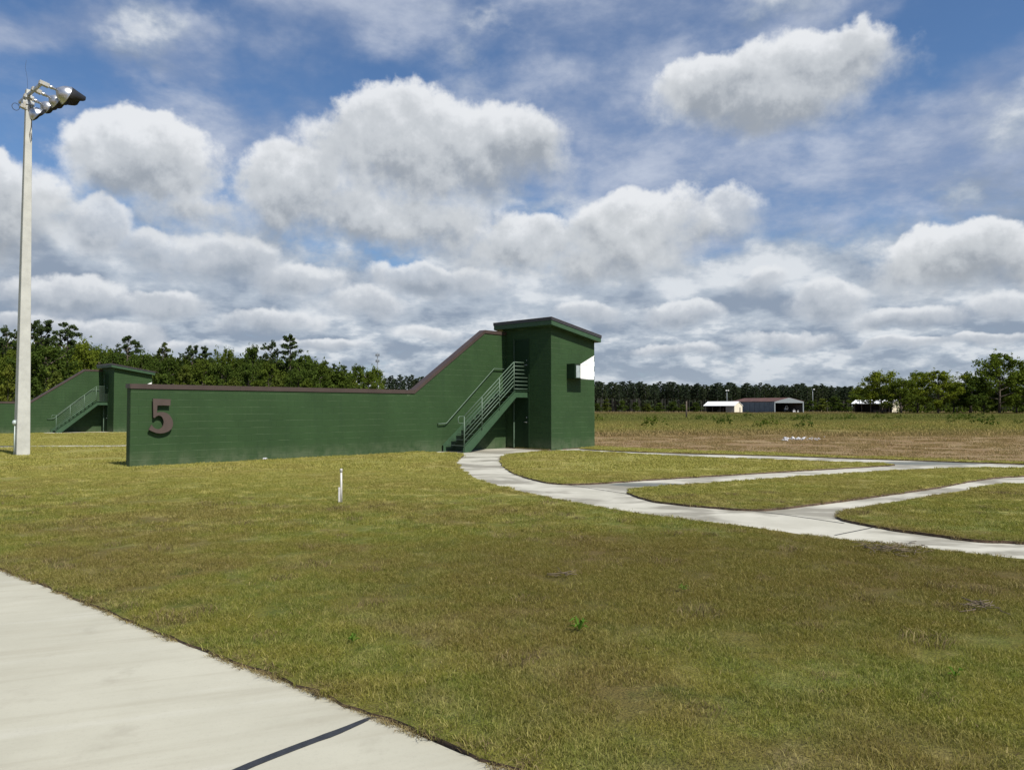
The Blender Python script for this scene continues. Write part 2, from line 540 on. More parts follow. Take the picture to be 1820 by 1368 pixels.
def walkc(N, b):
    ge = N.new('ShaderNodeNewGeometry'); P = ge.outputs['Position']
    n1 = N.noise(P, 1.1, 6, .6); n2 = N.noise(P, 30.0, 5, .7)
    col = N.mix(N.ss(n1, .3, .7), (.37, .355, .292), (.465, .448, .378))
    # damp silt stains lying in the low spots
    big = N.noise(N.v('MULTIPLY', P, (.42, .75, 1)), 1.0, 5, .62, dist=.4)
    col = N.mix(N.ss(big, .455, .575, 0, .75), col, (.155, .142, .108))
    col = N.mix(N.ss(n2, .5, .8, 0, .3), col, (.32, .31, .27))
    x, y, z = N.sep(P)
    # two standing wet patches
    for (wx, wy, rx, ry) in WET:
        dx = N.m('DIVIDE', N.m('SUBTRACT', x, wx), rx); dy = N.m('DIVIDE', N.m('SUBTRACT', y, wy), ry)
        r = N.m('SQRT', N.m('ADD', N.m('MULTIPLY', dx, dx), N.m('MULTIPLY', dy, dy)))
        r = N.m('MULTIPLY_ADD', N.m('SUBTRACT', n1, .5), .8, r)
        col = N.mix(N.ss(r, .8, 1.05, .85, 0), col, (.085, .095, .085))
    N.set(b.inputs['Base Color'], col)
    b.inputs['Roughness'].default_value = .8
    add_bump(N, b, n2, .2, .003)
WET = [(*ground(1155, 861, -.035), .95, .42), (*ground(1650, 823, -.035), 1.5, .7)]
material('walk_concrete', walkc)

# turf colours shared by ground and blades
def turf_colour(N, P, blade=False):
    n1 = N.noise(P, .33, 5, .6); n2 = N.noise(P, 1.7, 5, .62); n3 = N.noise(P, 9.0, 4, .65)
    olive = (.205, .196, .036); straw = (.45, .395, .145); green = (.130, .168, .030); brown = (.175, .130, .045)
    col = N.mix(N.ss(n2, .35, .65), olive, green)
    col = N.mix(N.ss(n1, .46, .60, 0, .85), col, brown)
    n4 = N.noise(N.v('ADD', P, (40, 9, 0)), .75, 5, .65)
    col = N.mix(N.ss(n4, .56, .68, 0, .65), col, (.085, .12, .024))
    col = N.mix(N.ss(n4, .42, .30, 0, .65), col, (.26, .205, .11))
    col = N.mix(N.ss(n2, .55, .75, 0, .55), col, straw)
    col = N.mix(N.ss(n3, .55, .72, 0, .45), col, straw)
    n5 = N.noise(N.v('ADD', P, (3, 70, 0)), 2.6, 4, .6)
    x_, y_, z_ = N.sep(P)
    col = N.mix(N.m('MULTIPLY', N.ss(n5, .52, .66), N.ss(y_, 8.0, 15.0, .15, .75)), col, (.58, .51, .19))
    col = N.mix(N.m('MULTIPLY', N.ss(n5, .46, .36), N.ss(y_, 8.0, 15.0, .2, .6)), col, (.16, .15, .035))
    # yellower farther off, greener by the sidewalk, then the shadow patch
    x, y, z = N.sep(P)
    far = N.ss(y, 9.0, 20.0)
    col = N.mix(N.m('MULTIPLY', far, .50), col, (.44, .400, .110))
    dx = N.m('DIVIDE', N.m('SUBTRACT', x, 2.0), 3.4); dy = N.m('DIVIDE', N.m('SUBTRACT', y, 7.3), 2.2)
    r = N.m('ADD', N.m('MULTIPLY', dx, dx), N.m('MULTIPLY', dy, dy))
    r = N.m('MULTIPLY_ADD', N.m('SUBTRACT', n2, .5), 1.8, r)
    col = N.mix(N.ss(r, .1, 1.9, .72, 0), col, (.125, .088, .028))  # cloud shadow painted into the turf as a darker brown patch
    return col, n1, n2, n3

def field_colour(N, P):
    n1 = N.noise(P, .05, 4, .55); n2 = N.noise(P, .5, 5, .65); n3 = N.noise(P, 5.0, 3, .65)
    x, y, z = N.sep(P)
    yy = N.m('ADD', y, N.m('MULTIPLY', N.m('SUBTRACT', n1, .5), 14.0))
    yy = N.m('ADD', yy, N.m('MULTIPLY', N.m('SUBTRACT', n2, .5), N.m('MULTIPLY', y, .14)))
    brown = (.290, .190, .098); green = (.215, .225, .058); dark = (.105, .130, .034); tan = (.36, .265, .14)
    col = N.mix(N.ss(n2, .35, .65), brown, tan)
    col = N.mix(N.ss(yy, 40.0, 62.0), col, N.mix(N.ss(n2, .4, .65), green, (.34, .27, .09)))
    col = N.mix(N.ss(yy, 75.0, 120.0), col, N.mix(N.ss(n2, .4, .7), dark, green))
    col = N.mix(N.ss(yy, 180.0, 260.0, 0, .8), col, (.19, .135, .070))
    col = N.mix(N.ss(n3, .5, .75, 0, .4), col, tan)
    return col

def turf(N, b):
    ge = N.new('ShaderNodeNewGeometry'); P = ge.outputs['Position']
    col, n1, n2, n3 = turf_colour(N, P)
    f = N.noise(P, 60.0, 4, .7)
    col = N.mix(N.ss(f, .35, .65, .62, 0), col, (.045, .036, .018))
    N.set(b.inputs['Base Color'], col)
    b.inputs['Roughness'].default_value = .95
    b.inputs['Specular IOR Level'].default_value = .1
    add_bump(N, b, N.m('ADD', f, N.m('MULTIPLY', n3, 2.0)), .9, .03)
material('lawn_turf', turf)

def fieldm(N, b):
    ge = N.new('ShaderNodeNewGeometry'); P = ge.outputs['Position']
    col = field_colour(N, P)
    f = N.noise(P, 14.0, 5, .7)
    col = N.mix(N.ss(f, .35, .7, .45, 0), col, (.07, .052, .028))
    N.set(b.inputs['Base Color'], col)
    b.inputs['Roughness'].default_value = .95
    b.inputs['Specular IOR Level'].default_value = .1
    add_bump(N, b, f, .9, .12)
material('field_ground', fieldm)

simple('soil', (.085, .055, .034), .95, var=.5, scale=18, bump=.8, bscale=40)

def blade_mat(name, kind):
    def fn(N, b):
        t = N.t
        ge = N.new('ShaderNodeNewGeometry'); P = ge.outputs['Position']
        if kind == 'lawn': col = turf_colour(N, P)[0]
        elif kind == 'field': col = field_colour(N, P)
        elif kind == 'dead': col = N.mix(N.ss(N.noise(P, 7.0, 3, .6), .4, .65), (.10, .07, .042), (.30, .22, .12))
        else: col = N.mix(N.ss(N.noise(P, 7.0, 3, .6), .4, .65), (.07, .145, .02), (.11, .20, .03))
        oi = N.new('ShaderNodeObjectInfo')
        col = N.mix(N.lin(oi.outputs['Random'], 0, 1, 0, .28), col, (.26, .245, .060) if kind in ('lawn',) else (.20, .17, .08) if kind != 'weed' else (.05, .14, .02))
        rnd = ge.outputs['Random Per Island']
        col = N.mix(N.ss(rnd, .55, 1.0, 0, .60 if kind != 'field' else .25), col, (.50, .43, .17) if kind in ('lawn', 'dead') else (.34, .26, .12) if kind == 'field' else (.10, .24, .03))
        col = N.mix(N.ss(rnd, .0, .30, .55, 0), col, (.085, .110, .020) if kind == 'lawn' else (.10, .09, .035))
        df = N.new('ShaderNodeBsdfDiffuse'); N.set(df.inputs[0], col)
        tr = N.new('ShaderNodeBsdfTranslucent'); N.set(tr.inputs[0], N.mix(.5, col, (.30, .30, .03)) if kind != 'dead' else col)
        mx = N.new('ShaderNodeMixShader'); mx.inputs[0].default_value = .30
        t.links.new(df.outputs[0], mx.inputs[1]); t.links.new(tr.outputs[0], mx.inputs[2])
        t.nodes.remove(b)
        t.links.new(mx.outputs[0], N.out.inputs['Surface'])
    return material(name, fn)
for nm, kd in (('lawn_blade', 'lawn'), ('field_blade', 'field'), ('dead_blade', 'dead'), ('weed_leaf', 'weed')):
    blade_mat(nm, kd)

def leaf_mat(name, lo, hi, tip):
    def fn(N, b):
        t = N.t
        ge = N.new('ShaderNodeNewGeometry'); P = ge.outputs['Position']
        oi = N.new('ShaderNodeObjectInfo')
        n = N.noise(P, .45, 3, .6)
        col = N.mix(N.ss(n, .35, .65), lo, hi)
        col = N.mix(N.ss(ge.outputs['Random Per Island'], .6, 1, 0, .45), col, tip)
        r = oi.outputs['Random']
        col = N.mix(N.lin(r, 0, 1, 0, .40), col, tuple(c * .55 for c in lo))
        r2 = N.m('FRACT', N.m('MULTIPLY', r, 7.31))
        col = N.mix(N.ss(r2, .6, 1.0, 0, .45), col, (hi[0] * 1.5, hi[1] * 1.25, hi[2] * .8))
        df = N.new('ShaderNodeBsdfDiffuse'); N.set(df.inputs[0], col)
        tr = N.new('ShaderNodeBsdfTranslucent'); N.set(tr.inputs[0], N.mix(.5, col, (hi[0] * 1.6, hi[1] * 1.5, hi[2] * .5)))
        mx = N.new('ShaderNodeMixShader'); mx.inputs[0].default_value = .25
        t.links.new(df.outputs[0], mx.inputs[1]); t.links.new(tr.outputs[0], mx.inputs[2])
        t.nodes.remove(b)
        t.links.new(mx.outputs[0], N.out.inputs['Surface'])
    return material(name, fn)
leaf_mat('leaf_broad', (.036, .060, .012), (.072, .105, .020), (.10, .135, .030))
leaf_mat('leaf_pale', (.060, .080, .016), (.110, .135, .026), (.14, .17, .04))
leaf_mat('leaf_bright', (.066, .098, .014), (.118, .158, .023), (.15, .19, .034))
leaf_mat('needle', (.032, .052, .018), (.060, .086, .030), (.085, .11, .042))
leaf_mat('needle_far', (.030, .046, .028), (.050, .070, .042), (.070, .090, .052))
simple('bark', (.085, .068, .052), .95, var=.3, scale=3)
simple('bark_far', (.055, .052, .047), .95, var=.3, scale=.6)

# ------------------------------------------------------------------ terrain
def sstep(a, b, x):
    t = np.clip((x - a) / (b - a), 0, 1)
    return t * t * (3 - 2 * t)

def hgt(x, y):
    q = -((x - UNIT5[0]) * NRM.x + (y - UNIT5[1]) * NRM.y)
    return -0.17 * sstep(9.0, 26.0, q)

def smooth_poly(pts, closed=True, step=.25):
    """Catmull-Rom through pts, resampled"""
    P = [Vector((p[0], p[1], 0)) for p in pts]
    n = len(P); out = []
    rng_i = range(n if closed else n - 1)
    for i in rng_i:
        p0, p1 = P[(i - 1) % n] if closed or i else P[0], P[i]
        p2 = P[(i + 1) % n]; p3 = P[(i + 2) % n] if closed or i < n - 2 else P[n - 1]
        L = (p2 - p1).length
        k = max(1, int(L / step))
        for j in range(k):
            u = j / k
            q = .5 * ((2 * p1) + (-p0 + p2) * u + (2 * p0 - 5 * p1 + 4 * p2 - p3) * u * u + (-p0 + 3 * p1 - 3 * p2 + p3) * u ** 3)
            out.append((q.x, q.y))
    if not closed: out.append((P[-1].x, P[-1].y))
    return out

def dense(pts, step=.3):
    out = []
    n = len(pts)
    for i in range(n):
        a, b = pts[i], pts[(i + 1) % n]
        L = math.hypot(b[0] - a[0], b[1] - a[1]); k = max(1, int(L / step))
        for j in range(k):
            out.append((a[0] + (b[0] - a[0]) * j / k, a[1] + (b[1] - a[1]) * j / k))
    return out

def jitter(pts, amp):
    out = []
    for (x, y) in pts:
        v = mnoise.noise_vector(Vector((x * 4.0, y * 4.0, 0)))
        v2 = mnoise.noise_vector(Vector((x * 15.0, y * 15.0, 3)))
        out.append((x + amp * (v.x + .6 * v2.x), y + amp * (v.y + .6 * v2.y)))
    return out

def inside(P, poly):
    """vectorised point in polygon. P (n,2)"""
    x, y = P[:, 0], P[:, 1]
    res = np.zeros(len(P), bool)
    px = np.array([p[0] for p in poly]); py = np.array([p[1] for p in poly])
    j = len(poly) - 1
    for i in range(len(poly)):
        c = ((py[i] > y) != (py[j] > y))
        if c.any():
            xi = (px[j] - px[i]) * (y - py[i]) / (py[j] - py[i] + 1e-12) + px[i]
            res ^= c & (x < xi)
        j = i
    return res

def G(*pp):
    return [ground(a, b) for a, b in pp]

# outline of the curved walk with all its branches (turf edge), as seen on the ground
walk_near = G((752, 803), (800, 804), (824, 807), (812, 818), (817, 831), (838, 846), (880, 861), (960, 880), (1060, 899), (1160, 915), (1300, 932), (1450, 952), (1600, 969), (1820, 993))
walk_near += [(6.6, 6.6), (7.9, 5.4)]
walk_right = [(9.0, 6.8), (16.0, 13.5), (19.5, 18.6), (19.3, 20.0)]
walk_far = G((1900, 826), (1820, 823.5), (1620, 817), (1500, 813), (1400, 809.5), (1230, 805), (1130, 802.0), (1060, 798.5), (1030, 796.2))
pad = []
def L2W(s, t, o=UNIT5):
    return (o[0] + D.x * s + NRM.x * t, o[1] + D.y * s + NRM.y * t)
walk_pad = [L2W(16.2, 2.42), L2W(14.1, 2.32), L2W(14.1, -.05), L2W(10.0, -.05)]
walk_outline = smooth_poly(walk_near, False, .25) + walk_right + smooth_poly(walk_far, False, .4) + walk_pad
island1 = smooth_poly(G((890, 818), (905, 807), (985, 800.5), (1080, 803.5), (1200, 810), (1330, 814.5), (1480, 819.5), (1560, 822.5), (1590, 825), (1540, 828.5), (1400, 836.5), (1180, 849.5), (1050, 858), (985, 857.5), (940, 848.5), (905, 835)), True, .2)
island2 = smooth_poly(G((1115, 873), (1135, 866), (1190, 862), (1450, 844.5), (1620, 834), (1760, 830.5)) + [(17.0, 19.3), (15.6, 16.6)] + G((1820, 845), (1640, 869), (1500, 888), (1400, 900), (1330, 904), (1200, 894), (1150, 886)), True, .2)
island3 = smooth_poly(G((1488, 914), (1510, 904.5), (1600, 890), (1700, 873.5), (1820, 858)) + [(13.2, 13.8), (9.6, 8.6)] + G((1820, 962), (1650, 947), (1560, 934), (1500, 922)), True, .2)
back_lawn_note = None
side_edge = G((-160, 950), (0, 1008), (150, 1066), (332, 1141), (505, 1205), (668, 1267), (818, 1331), (925, 1367), (1080, 1425))
sidewalk = smooth_poly(side_edge, False, .25) + [(1.2, 1.0), (1.2, -3.0), (-20, -3.0), (-20, 9.0)]
lawn_outer = [(-130, -6), (-130, 110), (-30, 110), (-2, 62), L2W(17.4, -3.0)] + G((1060, 792.5), (1180, 797.5), (1400, 806), (1600, 813), (1820, 821)) + [(20.5, 20.3), (30, 13), (34, -6)]

def region_mesh(name, outer, holes, islands, zf, mat, grid, wall=0.0, wall_mat=None, jit=0.0):
    """triangulated region = outer - holes + islands, edges dropped by 'wall'"""
    rings = [jitter(dense(outer, 1.0), 0.0)] + [jitter(dense(h, .10 if jit else .4), jit) for h in holes] + [jitter(dense(i, .10 if jit else .4), jit) for i in islands]
    verts, edges = [], []
    for r in rings:
        b = len(verts)
        verts += [Vector(p) for p in r]
        edges += [(b + i, b + (i + 1) % len(r)) for i in range(len(r))]
    xs = [p[0] for p in outer]; ys = [p[1] for p in outer]
    if grid:
        for gx in np.arange(min(xs), max(xs), grid):
            for gy in np.arange(min(ys), max(ys), grid):
                verts.append(Vector((gx + .013, gy + .017)))
    vo, eo, fo, _, _, _ = mgeo.delaunay_2d_cdt(verts, edges, [], 0, 1e-5)
    V = np.array([(v.x, v.y) for v in vo]); F = np.array([tuple(f) for f in fo if len(f) == 3])
    C = V[F].mean(axis=1)
    keep = inside(C, rings[0])
    nh = len(holes)
    for k in range(nh): keep &= ~inside(C, rings[1 + k])
    for k in range(len(islands)): keep |= inside(C, rings[1 + nh + k])
    F = F[keep]
    a = V[F[:, 1]] - V[F[:, 0]]; c = V[F[:, 2]] - V[F[:, 0]]
    flip = (a[:, 0] * c[:, 1] - a[:, 1] * c[:, 0]) < 0
    F[flip] = F[flip][:, ::-1]
    Z = zf(V[:, 0], V[:, 1])
    verts3 = np.column_stack([V, Z]); faces = [tuple(f) for f in F.tolist()]; mi = [0] * len(faces)
    if wall:
        cnt = {}
        for f in faces:
            for i in range(3):
                e = (f[i], f[(i + 1) % 3]); cnt[e] = cnt.get(e, 0) + 1
        low = {}; extra = []
        for e in list(cnt):
            if (e[1], e[0]) not in cnt:
                for q in e:
                    if q not in low:
                        low[q] = len(verts3) + len(extra); extra.append((verts3[q][0], verts3[q][1], verts3[q][2] - wall))
                faces.append((e[1], e[0], low[e[0]], low[e[1]])); mi.append(1)
        verts3 = np.vstack([verts3, np.array(extra)])
    return mesh_np(name, verts3, faces, [mat] + ([wall_mat] if wall_mat else []), mi=mi)

lawn = link('lawn', region_mesh('lawn', lawn_outer, [walk_outline, sidewalk], [island1, island2, island3], lambda x, y: hgt(x, y),
                                MATS['lawn_turf'], 2.5, .06, MATS['soil'], .034))
tag(lawn, 'short mown olive and straw coloured lawn between the concrete walks', kind='structure')

walk = link('walkway', region_mesh('walkway', smooth_poly(walk_outline, True, 5.0) if False else walk_outline, [], [], lambda x, y: np.full(len(x), -.035),
                                   MATS['walk_concrete'], 0))
tag(walk, 'pale curved concrete walk branching between the grass islands', kind='structure')
sw = link('sidewalk', region_mesh('sidewalk', sidewalk, [], [], lambda x, y: np.full(len(x), -.018), MATS['broomed_concrete'], 0))
tag(sw, 'broad pale broomed concrete pavement in the near left corner', kind='structure')

# ground sheet to the horizon
ax = np.concatenate([-np.geomspace(4500, 70, 26), np.arange(-60, 61, 6), np.geomspace(70, 4500, 26)])
ay = np.concatenate([-np.geomspace(900, 30, 10), np.arange(-24, 121, 6), np.geomspace(130, 6500, 34)])
XX, YY = np.meshgrid(ax, ay)
ZZ = hgt(XX, YY) - .055
ZZ = np.where((YY > 45) | (XX > 22), ZZ + .03 * np.sin(XX * .21) * np.cos(YY * .17), ZZ)
nx = len(ax); idx = np.arange(len(ay) * nx).reshape(len(ay), nx)
F = np.stack([idx[:-1, :-1], idx[:-1, 1:], idx[1:, 1:], idx[1:, :-1]], -1).reshape(-1, 4)
gnd = link('ground', mesh_np('ground', np.column_stack([XX.ravel(), YY.ravel(), ZZ.ravel()]), F, MATS['field_ground'], smooth=True))
tag(gnd, 'flat brown and green rough field running out to the tree lines', kind='structure')

# joints in the walks
def strip(name, pts, w, z, mat, parent, thick=.004, w1=None):
    mb = MB(); n = len(pts); L, R = [], []
    for i in range(n):
        a = Vector(pts[max(0, i - 1)]); b = Vector(pts[min(n - 1, i + 1)])
        d = (b - a).normalized(); q = Vector((-d.y, d.x))
        ww = w + ((w1 if w1 is not None else w) - w) * i / (n - 1)
        p = Vector(pts[i])
        L.append(p + q * ww / 2); R.append(p - q * ww / 2)
    vs = [(p.x, p.y, z) for p in L] + [(p.x, p.y, z) for p in R] + [(p.x, p.y, z - thick * 3) for p in L] + [(p.x, p.y, z - thick * 3) for p in R]
    fs = []
    for i in range(n - 1):
        fs += [(i, n + i, n + i + 1, i + 1), (2 * n + i, i, i + 1, 2 * n + i + 1), (n + i, 3 * n + i, 3 * n + i + 1, n + i + 1)]
    mb.add(vs, fs)
    return mb.build(name, mat, parent)
GC = lambda *pp: [ground(a, b, -.035) for a, b in pp]
strip('expansion_joint', smooth_poly(GC((975, 857), (1040, 866), (1118, 878)), False, .3), .022, -.031, MATS['joint_filler'], walk)
strip('expansion_joint', smooth_poly(GC((1290, 903), (1390, 914), (1500, 930)), False, .3), .022, -.031, MATS['joint_filler'], walk)
strip('expansion_joint', smooth_poly(GC((1484, 951), (1558, 936)), False, .3), .022, -.031, MATS['joint_filler'], walk)
strip('expansion_joint', smooth_poly(GC((828, 808), (895, 806.5)), False, .3), .025, -.031, MATS['joint_filler'], walk)
# tar filled joint, slightly ragged
tp = smooth_poly([ground(a, b, -.018) for a, b in ((652, 1278), (600, 1300), (540, 1322), (470, 1349), (420, 1370), (300, 1425), (150, 1500))], False, .06)
mb = MB(); L, R = [], []
for i, p in enumerate(tp):
    a = Vector(tp[max(0, i - 1)]); b = Vector(tp[min(len(tp) - 1, i + 1)]); d = (b - a).normalized(); q = Vector((-d.y, d.x))
    w = .024 + .005 * mnoise.noise(Vector((i * .9, 0, 0))) + .002 * mnoise.noise(Vector((i * 2.9, 4, 0)))
    if i < 3: w *= .55 + .15 * i
    p = Vector(p); L.append(p + q * w * 1.1); R.append(p - q * w * .9)
n = len(tp)
vs = [(p.x, p.y, -.0142) for p in L] + [(p.x, p.y, -.0142) for p in R] + [(p.x, p.y, -.04) for p in L] + [(p.x, p.y, -.04) for p in R]
fs = []
for i in range(n - 1):
    fs += [(i, n + i, n + i + 1, i + 1), (2 * n + i, i, i + 1, 2 * n + i + 1), (n + i, 3 * n + i, 3 * n + i + 1, n + i + 1)]
mb.add(vs, fs)
mb.build('tar_joint', MATS['tar'], sw)
strip('joint_end', [ground(a, b, -.018) for a, b in ((652, 1278), (660, 1276), (668, 1273))], .016, -.0135, MATS['tar'], sw)
# walks of the neighbouring field, far left
far_walks = []
def far_walk(pts, w, label):
    P2 = dense_open(pts, .5); n = len(P2); L, R = [], []
    for i in range(n):
        a = Vector(P2[max(0, i - 1)]); b = Vector(P2[min(n - 1, i + 1)]); d = (b - a).normalized(); q = Vector((-d.y, d.x)); p = Vector(P2[i])
        L.append(p + q * w / 2); R.append(p - q * w / 2)
    V = [(p.x, p.y, float(hgt(p.x, p.y)) + .014) for p in L + R] + [(p.x, p.y, float(hgt(p.x, p.y)) - .05) for p in L + R]
    fs = []
    for i in range(n - 1):
        fs += [(i, n + i, n + i + 1, i + 1), (2 * n + i, i, i + 1, 2 * n + i + 1), (n + i, 3 * n + i, 3 * n + i + 1, n + i + 1)]
    fs += [(0, 2 * n, 3 * n, n), (n - 1, 2 * n - 1, 4 * n - 1, 3 * n - 1)]
    o = MB().add(V, fs).build('walkway', MATS['walk_concrete'])
    tag(o, label, kind='structure')
    far_walks.append([(p.x, p.y) for p in L] + [(p.x, p.y) for p in R[::-1]])
def dense_open(pts, step):
    out = []
    for i in range(len(pts) - 1):
        a, b = pts[i], pts[i + 1]
        k = max(1, int(math.hypot(b[0] - a[0], b[1] - a[1]) / step))
        out += [(a[0] + (b[0] - a[0]) * j / k, a[1] + (b[1] - a[1]) * j / k) for j in range(k)]
    return out + [pts[-1]]
gl = lambda px, py: ground(px, py, -.12)
far_walk([L2W(10.2, .9, UNIT4), L2W(14.0, 1.5, UNIT4), L2W(16.8, 3.2, UNIT4)], 1.9, 'concrete pad at the foot of the farther green tower')
far_walk([gl(-60, 795.5), gl(40, 796), gl(150, 797), gl(225, 797)], 1.15, 'narrow concrete walk crossing the lawn beyond the light pole')
simple('frame_paint', (.014, .034, .014), .6, spec=.2)
simple('shutter_grey', (.30, .35, .35), .6)
simple('galv_green', (.05, .075, .055), .5, var=.15)
simple('nosing', (.16, .20, .19), .45, var=.1)
# ------------------------------------------------------------------ firing units: wall, tower, staircase
ROTU = math.atan2(D.y, D.x)
BW, BH, JT = .40, .20, .005

def clip_poly(poly, a, b, c):
    """keep a*x + b*z <= c"""
    out = []
    for i in range(len(poly)):
        p, q = poly[i], poly[(i + 1) % len(poly)]
        fp, fq = a * p[0] + b * p[1] - c, a * q[0] + b * q[1] - c
        if fp <= 0: out.append(p)
        if (fp < 0 < fq) or (fq < 0 < fp):
            t = fp / (fp - fq); out.append((p[0] + (q[0] - p[0]) * t, p[1] + (q[1] - p[1]) * t))
    return out

def slab(mb, poly, M, th=.0105, bev=.0035):
    """a thin proud block face: polygon in the xz plane facing -y, bevelled"""
    if len(poly) < 3: return
    cx = sum(p[0] for p in poly) / len(poly); cz = sum(p[1] for p in poly) / len(poly)
    w = max(p[0] for p in poly) - min(p[0] for p in poly); h = max(p[1] for p in poly) - min(p[1] for p in poly)
    if w < .03 or h < .03: return
    inn = [(p[0] + (cx - p[0]) * min(.4, 1.2 * bev / w), p[1] - (2.2 * bev if p[1] > cz else -.3 * bev)) for p in poly]
    n = len(poly)
    vs = [M @ Vector((p[0], 0, p[1])) for p in poly] + [M @ Vector((p[0], -th + bev * .7, p[1])) for p in poly] + [M @ Vector((p[0], -th, p[1])) for p in inn]
    fs = [tuple(range(2 * n, 3 * n))]
    for i in range(n):
        j = (i + 1) % n
        fs += [(i, j, n + j, n + i), (n + i, n + j, 2 * n + j, 2 * n + i)]
    mb.add(vs, fs)

BLOCK_MESH = {}
def block_mesh(mat):
    if mat.name not in BLOCK_MESH:
        out = []
        for k in range(3):
            mb = MB(); e = .0045; g = .0018
            slab(mb, [(g, e), (BW - g, e), (BW - g, BH - e), (g, BH - e)], Matrix.Identity(4), th=.0100 + .0006 * k)
            out.append(mb.mesh('block', mat))
        BLOCK_MESH[mat.name] = out
    return BLOCK_MESH[mat.name]

def face_blocks(parent, stuffmb, s0, s1, z0, ztop_fn, clips, M, mat, holes=(), limit=300, count=[0], first=0):
    """running bond on a face; M maps local xz (facing -y) into the thing. full blocks become part objects"""
    e = .0045; g = .0018
    row = 0; z = z0; cells = []
    while z < ztop_fn:
        x = s0 - (BW / 2 if (row + first) % 2 else 0)
        while x < s1:
            a, b = max(x, s0), min(x + BW, s1)
            poly = [(a + g, z + e), (b - g, z + e), (b - g, z + BH - e), (a + g, z + BH - e)]
            full = (b - a > BW - 1e-6)
            src = list(poly)
            for cl in clips(a, z):
                poly = clip_poly(poly, *cl)
                if len(poly) < 3: break
            if len(poly) >= 3:
                if len(poly) != 4 or any(abs(p[0] - q[0]) + abs(p[1] - q[1]) > 1e-6 for p, q in zip(poly, src)): full = False
                bad = False; pieces = [poly]
                for (hx0, hx1, hz0, hz1) in holes:
                    if b > hx0 and a < hx1 and z + BH > hz0 and z < hz1:
                        new = []
                        for pc in pieces:
                            l = clip_poly(pc, 1, 0, hx0 - e); r = clip_poly(pc, -1, 0, -(hx1 + e))
                            new += [q for q in (l, r) if len(q) >= 3]
                            if z < hz0 < z + BH: new.append(clip_poly(clip_poly(clip_poly(pc, 0, 1, hz0 - e), -1, 0, -hx0), 1, 0, hx1))
                            if z < hz1 < z + BH: new.append(clip_poly(clip_poly(clip_poly(pc, 0, -1, -(hz1 + e)), -1, 0, -hx0), 1, 0, hx1))
                        pieces = [q for q in new if len(q) >= 3]; full = False
                cells.append((a, z, full, pieces))
            x += BW
        z += BH; row += 1
    for (a, z, full, pieces) in cells:
        if full and count[0] < limit:
            o = link('block', random.choice(block_mesh(mat)), parent)
            o.matrix_local = M @ Matrix.Translation((a, 0, z))
            count[0] += 1
        else:
            for pc in pieces:
                slab(stuffmb, pc, M)

def five_outline():
    # traced from the numeral face, in wall coordinates (s, z)
    pts = [(437, 292), (530, 296), (628, 300), (626, 334), (624, 368), (555, 365), (484, 366), (482, 400), (480, 447),
           (510, 437), (548, 436), (590, 450), (624, 478), (645, 515), (654, 558), (650, 590), (636, 618), (605, 645), (560, 662),
           (515, 668), (470, 662), (430, 646), (392, 628), (408, 600), (424, 574), (436, 594), (458, 612), (488, 622), (512, 620), (534, 604),
           (548, 578), (553, 548), (548, 518), (536, 492), (516, 477), (494, 474), (472, 484), (456, 500), (441, 496), (439, 400)]
    out = []
    O = Vector(UNIT5) + NRM * .115
    for (x, y) in pts:
        d = ray(200 + x / 6.0667, 660 + y / 6.0667)
        k = (O - Vector((0, 0, CAMH))).dot(NRM) / d.dot(NRM)
        p = Vector((0, 0, CAMH)) + d * k
        out.append(((p - Vector(UNIT5)).dot(D), p.z))
    return out

